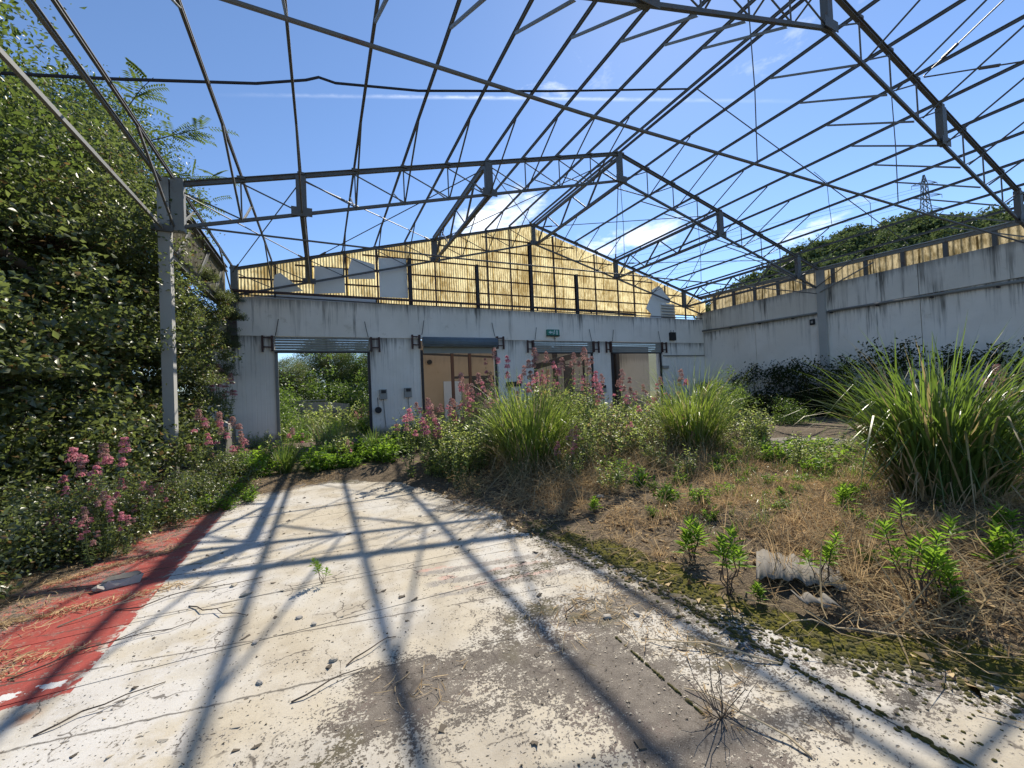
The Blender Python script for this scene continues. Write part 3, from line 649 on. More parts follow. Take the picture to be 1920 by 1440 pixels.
cb = MB().tube([(7.40, D1 - 0.03, 3.36), (7.41, D1 - 0.06, 2.8), (7.42, D1 - 0.05, 2.1)], 0.008, 5).put('hanging_wire', M['cable'])
tag(cb, 'thin wire hanging down from the green exit sign', 'wire')

# ------------------------------------------------------------------ rooms behind the doorways
rw = thing('room_wall', 'beige plastered wall seen through the second doorway', 'wall', (0, 0, 0))
MB().box((2.45, 17.0, 0.0), (7.6, 17.2, 3.9)).put('plaster', M['beige'], rw)
dr = MB().box((4.72, 16.94, 0.0), (5.52, 16.995, 2.15)).put('door', M['door_white'], rw)
MB().box((5.40, 16.90, 1.0), (5.44, 16.94, 1.14)).put('door_handle', M['dark_steel'], dr)
MB().tube([(4.15, 16.9, 2.98), (4.15, 16.99, 2.98)], 0.10, 12).put('vent_cap', M['black'], rw)
sw = thing('side_partition', 'pale partition closing the beige room at its left end', 'wall', (0, 0, 0))
MB().box((2.25, 12.46, 0.0), (2.44, 17.2, 3.6)).put('plaster', M['room_grey'], sw)
gw = thing('grey_partition', 'grey stained partition seen through the third and fourth doorways', 'wall', (0, 0, 0))
MB().box((7.61, 15.4, 0.0), (9.2, 15.6, 3.5)).put('plaster', M['room_grey'], gw); MB().box((9.42, 15.4, 0.0), (14.7, 15.6, 3.5)).put('plaster', M['room_grey'], gw)
MB().box((9.2, 15.36, 0.0), (9.42, 15.62, 3.4)).put('stud', M['dark_steel'], gw)
MB().box((12.2, 15.33, 0.0), (12.42, 15.395, 3.0)).put('stud', M['dark_steel'], gw)
pf = thing('partition_frame', 'dark rusted door frame standing inside the second doorway', 'frame', (0, 14.6, 0))
for x in (4.42, 5.10): MB().box((x - 0.05, -0.05, 0), (x + 0.05, 0.05, 3.1)).put('post', M['rust'], pf)
MB().box((4.42, -0.04, 2.16), (6.4, 0.04, 2.25)).put('rail', M['dark_steel'], pf); MB().box((5.15, 0.0, 0.0), (6.3, 0.03, 2.16)).put('panel', M['dark_steel'], pf)
MB().bar((3.0, 0, 3.1), (6.4, 0, 2.95), 0.07, 0.07).put('head', M['dark_steel'], pf)
tf = thing('window_partition', 'thin dark frame with cross rails inside the third doorway', 'frame', (0, 13.6, 0))
for x in (7.35, 8.65, 9.55): MB().box((x - 0.03, -0.03, 0), (x + 0.03, 0.03, 2.9)).put('post', M['dark_steel'], tf)
for z in (1.45, 2.55): MB().box((7.38, -0.02, z), (9.52, 0.02, z + 0.04)).put('rail', M['dark_steel'], tf)
MB().bar((7.4, 0.02, 2.5), (9.5, 0.02, 3.0), 0.03, 0.22).put('fallen_board', M['dark_steel'], tf)
MB().box((8.7, 0.0, 0.0), (9.0, 0.04, 2.5)).put('panel', M['dark_steel'], tf)
ep = thing('inner_post', 'dark steel post standing inside the fourth doorway', 'post', (11.05, 13.4, 0))
MB().ibeam((0, 0, 0), (0, 0, 3.2), 0.16, 0.2, 0.015).put('shaft', M['dark_steel'], ep); MB().box((-.15, -.15, 0.02), (.15, .15, .04)).put('base_plate', M['dark_steel'], ep)

# ------------------------------------------------------------------ gable
def ztop(x): return ZB + DEP + RISE * (1 - abs(x - XC) / HS)
def zbot(x): return ZB + RISE * (1 - abs(x - XC) / HS)
def XK(k): return XC + HS * (k - 10) / 10
gb = thing('gable_cladding', 'yellowed translucent corrugated gable above the white wall', 'cladding', (0, D1 + 0.30, 0))
def corr_sheet(x0, x1, y, zlo, zt, pitch=0.075, amp=0.017, seg=6):
    n = int(round((x1 - x0) / pitch)) * seg; xs = np.linspace(x0, x1, n + 1)
    ys = y + amp * np.sin((xs - x0) / pitch * 2 * np.pi)
    V = np.concatenate([np.stack([xs, ys, np.full_like(xs, zlo)], -1), np.stack([xs, ys, np.array([zt(x) for x in xs])], -1)])
    i = np.arange(n); return V, np.stack([i, i + 1, i + n + 2, i + n + 1], -1)
edges = np.linspace(-1.94, 15.3, 20)
for i in range(19):
    a, b = edges[i], edges[i + 1] + 0.03
    if a > 13.4: zlo = 4.5
    else: zlo = 4.05
    V, F = corr_sheet(a, b, 0.006 * (i % 2), zlo, lambda x: ztop(x) + 0.03)
    put('sheet', mesh_np('sheet', V, [F], M['grp'], True), gb, (0, 0, 0))
for z in (4.50, 4.86, 5.30, 5.76, 6.30, 6.75):
    half = (ztop(XC) - z - 0.1) / RISE * HS
    a, b = max(-1.85, XC - half), min(14.6, XC + half)
    MB().angle((a, -0.045, z), (b, -0.045, z), 0.05).put('rail', M['rust'], gb)
for x in (-1.0, 0.75, 1.6, 3.33, 5.09, 5.93, 7.64, 9.41, 10.46, 11.26, 12.9, 14.0):
    MB().box((x - 0.022, -0.115, 4.28), (x + 0.022, -0.072, ztop(x) - 0.03)).put('mullion', M['rust'], gb)
for x in (2.52, 4.66, 6.62, 8.47):
    MB().ibeam((x, -0.22, 4.29), (x, -0.22, min(5.72, ztop(x) - .3) if x < 6 or x > 8 else zbot(x) + 0.1), 0.10, 0.12).put('post', M['dark_steel'], gb)
lp = {'lining panel, small leaning scrap': [(-1.06, 4.75), (-1.01, 4.96), (-0.89, 5.03), (-0.36, 4.58), (-1.05, 4.45)],
      'lining panel': [(-0.1, 4.51), (-0.06, 5.29), (0.23, 5.26), (0.69, 5.27), (0.7, 4.59)],
      'lining panel, snapped at the top': [(0.80, 5.23), (0.91, 5.61), (1.53, 5.47), (1.53, 5.05), (0.80, 4.99)],
      'tall white lining panel': [(1.64, 5.68), (2.45, 5.72), (2.46, 4.54), (1.64, 4.52)],
      'torn star-shaped lining panel': [(11.98, 4.27), (12.05, 4.46), (11.79, 4.66), (12.16, 5.27), (12.10, 5.40), (12.53, 5.62), (12.72, 5.50), (12.85, 5.30), (13.13, 5.12), (13.06, 4.93), (12.56, 4.87), (12.52, 4.27)],
      'low strip of lining': [(-1.9, 4.30), (1.55, 4.30), (1.55, 4.47), (-1.0, 4.44)]}
for lab, poly in lp.items():
    o = MB().prism(list(reversed(poly)), -0.15, -0.125).put('lining_panel', M['lining'], gb); o['label'] = lab
lv = thing('louvre_vent', 'grey louvred vent on top of the wall beside the torn white panel', 'vent', (12.92, D1 + 0.12, 4.27))
MB().box((-0.40, 0.0, 0.0), (0.38, 0.04, 0.62)).put('frame', M['lining'], lv)
me = MB().bar((-0.38, -0.03, 0), (0.36, -0.03, 0), 0.10, 0.012, (0, -0.6, 1)).mesh('louvre', M['zinc'])
for i in range(5): put('louvre', me, lv, (0, 0, 0.07 + 0.12 * i))
ch = thing('steel_channel', 'long dark steel channel lying along the top of the white wall', 'steel channel', (0, D1 - 0.16, 0))
MB().angle((-1.95, 0, 4.42), (5.0, 0, 4.40), 0.07, 0.01).put('length', M['rust'], ch); MB().angle((5.0, -0.02, 4.40), (11.0, 0.0, 4.335), 0.06, 0.01).put('length', M['dark_steel'], ch)
for x in (-1.0, 1.5, 4.0, 6.7, 8.9): MB().bar((x, 0, 4.29), (x, 0, 4.42), 0.04, 0.04).put('bracket', M['dark_steel'], ch)

# ------------------------------------------------------------------ roof trusses
def roof_truss(Y, label, hangers, k0=0.0, k1=19.25, diag=True):
    t = thing('roof_truss', label, 'roof truss', (0, Y, 0), group='steel roof trusses')
    def P(k, top, dz=0.0): x = XK(k); return Vector((x, 0, (ztop(x) if top else zbot(x)) + dz))
    for a, b in ((k0, 10), (10, k1)):
        MB().ibeam(P(a, True, -0.05), P(b, True, -0.05), 0.058, 0.078, 0.010).put('top_chord', M['steel'], t)
        MB().bar(P(a, False), P(b, False), 0.042, 0.05).put('bottom_chord', M['steel'], t)
    for k in (2, 6, 10, 14, 18):
        w = 0.16 if k != 10 else 0.12
        b = MB(); x = XK(k); b.box((x - w / 2, -0.05, zbot(x) - 0.02), (x + w / 2, 0.05, ztop(x) - 0.06)); po = b.put('post', M['steel'], t)
        MB().box((x - 0.16, -0.060, zbot(x) - 0.05), (x + 0.16, -0.052, zbot(x) + 0.10)).put('gusset', M['steel'], po)
    for k in range(1, 20):
        if k in (2, 6, 10, 14, 18) or k > k1: continue
        MB().tube([P(k, False), P(k, True, -0.05)], 0.013, 6).put('vertical_rod', M['steel'], t)
    for k in range(0, 20):
        if k + 1 > k1: continue
        a, b = (P(k, True, -0.1), P(k + 1, False, 0.02)) if k < 10 else (P(k + 1, True, -0.1), P(k, False, 0.02))
        MB().tube([a, b], 0.012, 6).put('diagonal_rod', M['steel'], t)
    MB().tube([P(k0 + 0.3, False, 0) - Vector((0, 0, 0.03)), (XK(5), 0.02, ZB - 0.02), (XK(10), 0.02, ZB), (XK(k1) - 0.05, 0, ZB + 0.02)], 0.017, 8).put('tie_rod', M['steel'], t)
    for k, z1 in hangers:
        x = XK(k); MB().tube([(x, 0, zbot(x)), (x + 0.03, 0.0, (zbot(x) + z1) / 2), (x, 0, z1)], 0.007, 5).put('hanger', M['steel'], t)
    MB().box((XK(k0) - 0.03, -0.06, ZB - 0.06), (XK(k0) + 0.13, 0.06, ZB + DEP + 0.04)).put('end_plate', M['steel_pale'], t)
    return t
roof_truss(D1, 'farthest roof truss, set against the yellow gable', [(10, ZB)])
roof_truss(D2, 'middle roof truss spanning from the tall left post to the side wall column', [(10, ZB + 0.02), (13, ZB), (16, ZB + .1)])
roof_truss(D3, 'closest roof truss, crossing the top right of the picture', [(8, ZB), (12, ZB + 0.02)])

def pt(k, Y, top=True, dz=0.0): x = XK(k); return Vector((x, Y, (ztop(x) if top else zbot(x)) + dz))
NUM = ['', 'first', 'second', 'third', 'fourth', 'fifth', 'sixth', 'seventh', 'eighth', 'ninth', 'tenth']
def purlin(k, dx=0.0, label=''):
    x = XK(k) + dx; z = zbot(x) + DEP + 0.05
    t = thing('purlin', label, 'purlin', (x, 0, z), group='roof purlins running the length of the hall')
    w, h = (0.032, 0.052)
    sl = -1 if k > 10 else 1
    MB().ibeam((0, -2.2, 0), (0, D1 + 0.12, 0), w, h, 0.010).put('beam', M['steel'], t)
    for Yt in (D1, D2, D3):
        for s in (-1, 1):
            if Yt == D1 and s == 1: continue
            if k in (10,): continue
            ln = 1.35 if not (Yt == D2 and s == 1) else 1.15
            MB().angle((-dx, Yt + s * 0.05, -DEP - 0.05), (0.0, Yt + s * ln, -0.03), 0.028, 0.006).put('strut', M['steel'] if s < 0 else M['steel_pale'], t)
        MB().box((-0.05, Yt - 0.04, -0.09), (0.06, Yt + 0.04, -0.048)).put('cleat', M['steel'], t)
    return t
for k in range(0, 20):
    if k == 10: continue
    n = abs(10 - k); side = 'left' if k < 10 else 'right'
    lab = f'{NUM[n]} steel purlin to the {side} of the roof ridge' if n < 10 or k == 0 else ''
    if k == 0: lab = 'outermost steel purlin along the eave above the tall left post'
    purlin(k, label=lab or f'{NUM[n]} steel purlin to the {side} of the roof ridge')
purlin(10, -0.07, 'ridge purlin on the left slope of the roof'); purlin(10, 0.07, 'ridge purlin on the right slope of the roof')

ORD = {2: 'left-hand lattice girder above the first pier', 6: 'lattice girder halfway up the left roof slope', 10: 'lattice girder under the ridge', 14: 'lattice girder halfway down the right roof slope', 18: 'lattice girder close to the side wall'}
for k in (2, 6, 10, 14, 18):
    t = thing('lattice_girder', ORD[k] + ', between the middle and far trusses', 'lattice girder', (0, 0, 0), group='lattice girders between trusses')
    x = XK(k) + (0.1 if k == 10 else 0)
    zl, zt_ = zbot(XK(k)), ztop(XK(k)) - 0.06
    MB().bar((x, D2 + 0.06, zl), (x, D1 - 0.06, zl), 0.07, 0.07).put('bottom_chord', M['steel'], t)
    MB().bar((x, D2 + 0.06, zt_), (x, D1 - 0.06, zt_), 0.07, 0.07).put('top_chord', M['steel'], t)
    ys = np.linspace(D2 + 0.1, D1 - 0.1, 7)
    for i in range(6):
        a, b = (zl, zt_) if i % 2 == 0 else (zt_, zl)
        MB().angle((x, ys[i], a), (x, ys[i + 1], b), 0.04, 0.007).put('lacing', M['steel'], t)
# bracing rods in the roof plane
def rod(name, pts, label, cat, r=0.011, group=None, mat='steel', buckle=None):
    t = thing(name, label, cat, tuple(pts[0]), group=group); b = Vector(pts[0])
    MB().tube([Vector(p) - b for p in pts], r, 6).put('rod', M[mat], t)
    if buckle is not None:
        a, c = Vector(pts[0]), Vector(pts[-1]); q = a.lerp(c, buckle) - b; d = (c - a).normalized()
        MB().tube([q - d * 0.12, q - d * 0.06, q + d * 0.06, q + d * 0.12], r * 2.2, 6).put('turnbuckle', M[mat], t)
    return t
names = {(0, 2): 'eave panel of the left slope', (2, 6): 'lower panel of the left slope', (6, 10): 'upper panel of the left slope', (10, 14): 'upper panel of the right slope', (14, 18): 'lower panel of the right slope'}
for (a, b), w in names.items():
    rod('brace_rod', [pt(a, D2, dz=-0.12), pt(b, D1, dz=-0.12)], f'bracing rod leaning away from the ridge in the {w}' if a < 10 else f'bracing rod running outward to the gable in the {w}', 'brace rod', group='roof bracing rods', buckle=0.9)
    rod('brace_rod', [pt(b, D2, dz=-0.14), pt(a, D1, dz=-0.14)], f'second bracing rod crossing the first in the {w}', 'brace rod', group='roof bracing rods', buckle=0.9)
rod('brace_rod', [pt(13, D3 - 0.1, dz=-0.03), pt(10.3, -1.2, dz=-0.03)], 'upper bracing rod with turnbuckle in the top right corner of the picture', 'brace rod', group='roof bracing rods', buckle=0.09)
rod('brace_rod', [pt(13, D3 - 0.1, dz=-0.05), pt(17, -1.2, dz=-0.05)], 'lower bracing rod with turnbuckle in the top right corner of the picture', 'brace rod', group='roof bracing rods', buckle=0.14)
rod('sag_rod', [pt(10, 5.46, dz=-0.02), pt(19.2, 5.46, dz=-0.02)], 'thin sag rod running down the right slope between two trusses', 'sag rod', 0.011)
ZL = lambda x: ztop(x) + 0.0
rod('power_cable', [(-2.9, 5.72, 4.96), (-1.94, 5.72, 5.17), (-0.6, 5.72, 5.50), (-0.05, 5.72, 5.70), (0.1, 5.72, 5.78), (0.3, 5.72, 5.76), (1.4, 5.72, 5.96), (3.6, 5.72, 6.56), (6.85, 5.72, 7.50)], 'black cable slung along the left roof slope with a kink', 'cable', 0.016, mat='cable')
for (x, y, z0, z1, lb) in ((12.3, 5.2, 5.86, 4.0, 'bent wire dangling in front of the wooded hill'), (10.9, 5.4, 6.2, 5.2, 'short wire dangling below the right roof slope')):
    rod('dangling_wire', [(x - 0.5, y, z0 + 0.13), (x, y, z0 - 0.03), (x + 0.03, y, (z0 + z1) / 2), (x + 0.10, y, z1)], lb, 'wire', 0.006, mat='cable')

# ------------------------------------------------------------------ left side: posts, eave beams, valance
def eave_post(Y, label):
    t = thing('eave_post', label, 'post', (-2.06, Y, 0), group='posts on the open left side')
    MB().box((-0.07, -0.07, 0.0), (0.07, 0.09, ZB + DEP + 0.02)).put('shaft', M['column'], t)
    MB().box((-0.14, -0.12, ZB - 0.10), (0.12, -0.073, ZB + 0.0)).put('bracket', M['steel'], t)
    return t
eave_post(D2, 'tall slim concrete post in front of the vines on the left'); eave_post(D3, 'slim concrete post beside the camera on the left')
eb = thing('eave_beam', 'upper steel eave beam running along the vines', 'beam', (-2.06, 0, 4.97)); MB().ibeam((0, -2, 0), (0, D2 - 0.15, 0), 0.04, 0.055).put('length', M['steel_pale'], eb); MB().ibeam((0, D2 + .15, 0), (0, D1, 0), 0.08, 0.12).put('length', M['steel'], eb)
eb = thing('eave_beam', 'lower steel eave beam half hidden in the vines', 'beam', (-2.06, 0, 4.26)); MB().bar((0, -2, 0), (0, D2 - 0.15, 0), 0.035, 0.045).put('length', M['steel_pale'], eb); MB().ibeam((0, D2 + .15, -0.3), (0, D1, -.3), 0.10, 0.16).put('length', M['steel_pale'], eb)
va = thing('eave_cladding', 'weathered grey corrugated sheets along the left eave behind the tall post', 'cladding', (-2.14, 0, 0))
ed = np.linspace(D2 + 0.15, D1 + 0.2, 6)
for i in range(5):
    V, F = corr_sheet(ed[i], ed[i + 1] + 0.03, 0.005 * (i % 2), 4.02, lambda x: 5.06)
    V = V[:, [1, 0, 2]]; put('sheet', mesh_np('sheet', V, [F[:, ::-1]], M['grp_grey'], True), va)
for s in range(3):
    y = D2 + 0.6 + 1.3 * s; MB().angle((0.05, y, 4.02), (0.05, y + 1.0, 4.9), 0.04, 0.006).put('stay', M['steel_pale'], va)

# ------------------------------------------------------------------ right wall
XR = 14.76
sd = thing('side_wall', 'long grey-white concrete panel wall with dark stains along the right', 'wall', (XR, 0, 0))
js = [12.45, 9.93, 7.62, 5.28, 2.95, 0.62, -1.7, -4.0]
for a, b in zip(js[:-1], js[1:]):
    MB().box((0, b + 0.008, 0), (0.2, a - 0.008, 3.72)).put('panel', M['rwall'], sd)
    MB().box((-0.035, b + 0.008, 3.724), (0.2, a - 0.008, 4.58)).put('top_panel', M['rwall_top'], sd)
for y in (7.62, 2.95, -1.7):
    MB().box((-0.13, y - 0.11, 0), (-0.037, y + 0.11, 5.05)).put('pilaster', M['column'], sd)
pi_ = thing('wall_pipe', 'long grey pipe running along the side wall above head height', 'pipe', (XR - 0.08, 0, 0))
for a, b in ((12.3, 7.80), (7.45, 3.1), (2.8, -3)):
    MB().tube([(0, a, 3.80 - (12.3 - a) * 0.02), (0, b, 3.80 - (12.3 - b) * 0.02)], 0.035, 8).put('length', M['steel_pale'], pi_, True)
for y in np.arange(-2, 12, 1.17): MB().box((-0.045, y - 0.02, 3.73 - (12.3 - y) * 0.02), (0.079, y + 0.02, 3.76 - (12.3 - y) * 0.02)).put('clip', M['dark_steel'], pi_)
rl = thing('parapet_railing', 'steel rail on short posts along the top of the side wall', 'parapet', (XR + 0.05, 0, 4.58))
MB().bar((0, -3.5, 0.22), (0, 12.3, 0.64), 0.09, 0.08).put('top_rail', M['steel_pale'], rl)
me = MB().box((-0.04, -0.045, 0.0), (0.04, 0.045, 0.20)).mesh('post', M['steel'])
for y in np.arange(-3.0, 12.3, 0.86): put('post', me, rl, (0, y, 0.003), scale=(1, 1, 0.92 + 0.133 * (y + 3)))
MB().bar((0.0, -3.5, 0.285), (0, 12.3, 0.705), 0.14, 0.025).put('capping', M['zinc'], rl)
cs = thing('parapet_cladding', 'yellowed corrugated sheets behind the rail on top of the side wall', 'cladding', (XR + 0.22, 0, 4.4))
ed = np.arange(-3.5, 12.6, 1.1)
for i in range(len(ed) - 1):
    V, F = corr_sheet(ed[i], ed[i + 1] + 0.04, 0.006 * (i % 2), 0.0, lambda x: 0.40 + 0.0266 * (x + 3.5), 0.15, 0.028, 8)
    V = V[:, [1, 0, 2]]; put('sheet', mesh_np('sheet', V, [F[:, ::-1]], M['grp_muted'], True), cs)
# diagonal stays from truss ends to the wall
for y in (7.62, 2.95):
    rod('wall_stay', [(XR - 0.15, y, 4.35), (XR - 0.06, y - 1.4, 4.9)], 'slim stay leaning from the wall column ' + ('behind the middle truss' if y > 5 else 'by the closest truss'), 'stay', 0.02, mat='steel_pale')
lt = thing('wall_switch', 'small square switch plate high on the side wall by the column', 'switch', (XR - 0.005, 7.95, 3.45)); MB().box((-0.05, -.07, -.09), (0, .07, .09)).put('plate', M['black'], lt); MB().box((-0.06, -.03, -.04), (-.051, .03, .04)).put('knob', M['plastic_grey'], lt)

# ------------------------------------------------------------------ low broken wall by the left pier
lw = thing('broken_wall', 'low crumbling concrete wall stub beside the left pier', 'wall', (-2.35, 10.9, 0))
MB().prism([(-0.35, 0), (0.45, 0), (0.45, 1.15), (0.25, 1.28), (0.05, 1.22), (-0.2, 1.38), (-0.35, 1.3)], -0.3, 0.9).put('stub', M['old_concrete'], lw)
MB().prism([(-0.6, 0), (-0.36, 0), (-0.36, 0.8), (-0.5, 0.9), (-0.6, 0.7)], -0.2, 0.7).put('broken_edge', M['old_concrete'], lw)
yw = thing('yard_wall', 'low grey wall in the overgrown yard beyond the first doorway', 'wall', (0, 21, 0))
MB().prism([(-2.2, 0), (1.2, 0), (1.2, 1.35), (0.2, 1.5), (-2.2, 1.55)], 0, 0.25).put('stretch', M['old_concrete'], yw); MB().box((-2.25, -0.03, 1.56), (0.2, 0.28, 1.62)).put('coping', M['old_concrete'], yw)

enlarge(_mk)

# ------------------------------------------------------------------ vegetation builders (numpy)
def unit(v): return v / np.maximum(np.linalg.norm(v, axis=-1, keepdims=True), 1e-9)
def rand_dirs(n, rng): return unit(rng.normal(size=(n, 3)))
def leaves(C, D, Nn, L, W, fold=0.18):
    """leaf-shaped folded faces: centres C, axis D, normal Nn, length L, width W -> V, F"""
    n = len(C); L = np.broadcast_to(np.asarray(L, float).reshape(-1, 1), (n, 1)); W = np.broadcast_to(np.asarray(W, float).reshape(-1, 1), (n, 1))
    D = unit(D); S = unit(np.cross(D, Nn)); U = np.cross(S, D)
    base = C - D * L * 0.5; tip = C + D * L * 0.5 - U * L * 0.10
    l = C - D * L * 0.05 - S * W * 0.5 + U * W * fold; r = C - D * L * 0.05 + S * W * 0.5 + U * W * fold
    V = np.stack([base, l, tip, r], 1).reshape(-1, 3); b = np.arange(n)[:, None] * 4
    F = np.concatenate([b + [0, 2, 1], b + [0, 3, 2]], 0); return V, F
class Soup:
    def __init__(self): self.V = []; self.F = {3: [], 4: []}; self.n = 0
    def add(self, V, F):
        F = np.asarray(F)
        if not len(F): return self
        self.V.append(np.asarray(V, float)); self.F[F.shape[1]].append(F + self.n); self.n += len(V); return self
    def mesh(self, name, mat, smooth=False):
        return mesh_np(name, np.concatenate(self.V), [np.concatenate(f) for f in self.F.values() if f], mat, smooth)
def strips(P, Wd, side=None):
    """ribbons: P (n,m,3) centre lines, Wd (n,m) widths; side (n,3) -> V,F quads"""
    n, m, _ = P.shape; T = np.gradient(P, axis=1)
    if side is None: side = unit(np.cross(T[:, 0], np.array([0, 0, 1.0])) + 1e-6)
    Sd = side[:, None, :] * Wd[:, :, None] * 0.5
    V = np.stack([P - Sd, P + Sd], 2).reshape(-1, 3)
    a = (np.arange(n)[:, None] * m + np.arange(m - 1)[None]).reshape(-1) * 2
    return V, np.stack([a, a + 1, a + 3, a + 2], -1)
def tubes(P, R, k=4):
    """P (n,m,3), R (n,m) -> V,F"""
    n, m, _ = P.shape; T = unit(np.gradient(P, axis=1)); ref = np.where(np.abs(T[..., 2:3]) > 0.9, np.array([1.0, 0, 0]), np.array([0, 0, 1.0]))
    S = unit(np.cross(T, ref)); U = np.cross(S, T); a = np.arange(k) / k * 2 * np.pi
    V = P[:, :, None] + R[:, :, None, None] * (S[:, :, None] * np.cos(a)[None, None, :, None] + U[:, :, None] * np.sin(a)[None, None, :, None])
    V = V.reshape(-1, 3); b = ((np.arange(n)[:, None, None] * m + np.arange(m - 1)[None, :, None]) * k); j = np.arange(k)[None, None]
    j2 = (j + 1) % k
    F = np.stack([b + j, b + j2, b + k + j2, b + k + j], -1).reshape(-1, 4); return V, F
def curve_pts(a, b, rng, m=6, wob=0.1):
    t = np.linspace(0, 1, m)[:, None]; p = a + (b - a) * t; w = rng.normal(size=(m, 3)) * wob * np.sin(t * np.pi); return p + w

def leaf_cloud(rng, clumps, per, spread, L, W, up=0.6, flat=0.75):
    """clumps (n,3): leaves in gaussian clumps"""
    n = len(clumps) * per; C = np.repeat(clumps, per, 0) + rng.normal(size=(n, 3)) * np.array([spread, spread, spread * flat])
    D = rand_dirs(n, rng) * np.array([1, 1, 0.6]); D[:, 2] -= 0.25
    Nn = rand_dirs(n, rng) + np.array([0, 0, up])
    s = rng.uniform(0.45, 1.45, n); return leaves(C, D, Nn, L * s, W * s)
def shell_points(rng, n, rad, inner=0.45, zmin=-1.0):
    out = []
    while len(out) < n:
        d = rand_dirs(1, rng)[0]
        if d[2] < zmin: continue
        r = (inner ** 3 + (1 - inner ** 3) * rng.random()) ** (1 / 3); out.append(d * r)
    return np.array(out) * np.array(rad)

def make_tree(seed, h, crown, nclump, per, L, W, mat, name, label, trunk_r=0.12, lean=(0.2, 0.1)):
    """trunk with limbs reaching into the crown"""
    rng = np.random.default_rng(seed); t = thing(name, label, 'tree')
    cz = h - crown[2]; top = np.array([lean[0], lean[1], cz])
    mb = MB(); pts = curve_pts(np.zeros(3), top, rng, 7, 0.12)
    mb.tube(pts, trunk_r, 8, trunk_r * 0.5)
    sub = shell_points(rng, 13, crown, 0.5, -0.6) + top
    for q in sub:
        s = pts[rng.integers(3, 7)]; mb.tube(curve_pts(s, q, rng, 5, 0.12), trunk_r * 0.38, 5, 0.012)
    mb.put('trunk', M['bark'], t, True)
    lob = sub[rng.integers(0, len(sub), nclump)] * 0.55 + (shell_points(rng, nclump, crown, 0.35, -0.8) + top) * 0.45
    far = shell_points(rng, nclump // 2, crown, 0.8, -0.7) + top
    cl = np.concatenate([lob[: nclump - nclump // 2], far])
    V, F = leaf_cloud(rng, cl, per, 0.155 * max(crown) ** 0.5, L, W)
    put('crown', mesh_np('crown', V, [F], mat), t); return t

def make_bush(seed, rad, nclump, per, L, W, mat, name, label, cat, spread=0.14, stems=9, stem_mat='stem_dark', spiky=0.0):
    rng = np.random.default_rng(seed); t = thing(name, label, cat)
    cl = shell_points(rng, nclump, rad, 0.5, -0.15); cl[:, 2] = np.abs(cl[:, 2]) * 1.0
    cl *= rng.uniform(0.45, 1.22 + spiky, (nclump, 1))
    V, F = leaf_cloud(rng, cl, per, spread, L, W); keep = V.reshape(-1, 4, 3)[:, :, 2].min(1) > -0.05
    V4 = V.reshape(-1, 4, 3)[keep]; n = len(V4); b = np.arange(n)[:, None] * 4
    put('foliage', mesh_np('foliage', V4.reshape(-1, 3), [np.concatenate([b + [0, 2, 1], b + [0, 3, 2]])], mat), t)
    P = np.stack([curve_pts(np.array([*rng.normal(0, 0.08, 2), -0.05]), cl[rng.integers(0, nclump)], rng, 5, 0.07) for _ in range(stems)])
    Vt, Ft = tubes(P, np.linspace(0.012, 0.004, 5)[None].repeat(stems, 0)); put('stem', mesh_np('stem', Vt, [Ft], M[stem_mat]), t)
    return t

def make_weed(seed, h, w, n_st, mat, name, label, L=0.07, W=0.03, per=14):
    """upright leafy herb: stems carrying leaves all the way up"""
    rng = np.random.default_rng(seed); t = thing(name, label, 'weed'); Ps = []; s = Soup()
    for i in range(n_st):
        a = rng.uniform(0, 6.28); r = w * math.sqrt(rng.random()); tip = np.array([math.cos(a) * r, math.sin(a) * r, h * rng.uniform(0.45, 1.05)])
        P = curve_pts(np.array([tip[0] * 0.35, tip[1] * 0.35, -0.04]), tip, rng, 6, 0.04); Ps.append(P)
        tt = rng.uniform(0.12, 1.0, per); idx = tt * 5; i0 = np.minimum(idx.astype(int), 4); C = P[i0] + (P[i0 + 1] - P[i0]) * (idx - i0)[:, None]
        D = rand_dirs(per, rng); D[:, 2] = np.abs(D[:, 2]) * 0.5 + 0.1; D = unit(D); Ls = L * rng.uniform(0.6, 1.3, per)
        V, F = leaves(C + D * Ls[:, None] * 0.5, D, rand_dirs(per, rng) * 0.6 + np.array([0, 0, 1.0]), Ls, W * rng.uniform(0.7, 1.3, per)); s.add(V, F)
    put('foliage', s.mesh('foliage', mat), t)
    Vt, Ft = tubes(np.stack(Ps), np.linspace(0.006, 0.0025, 6)[None].repeat(n_st, 0), 3); put('stem', mesh_np('stem', Vt, [Ft], M['stem_green']), t)
    return t

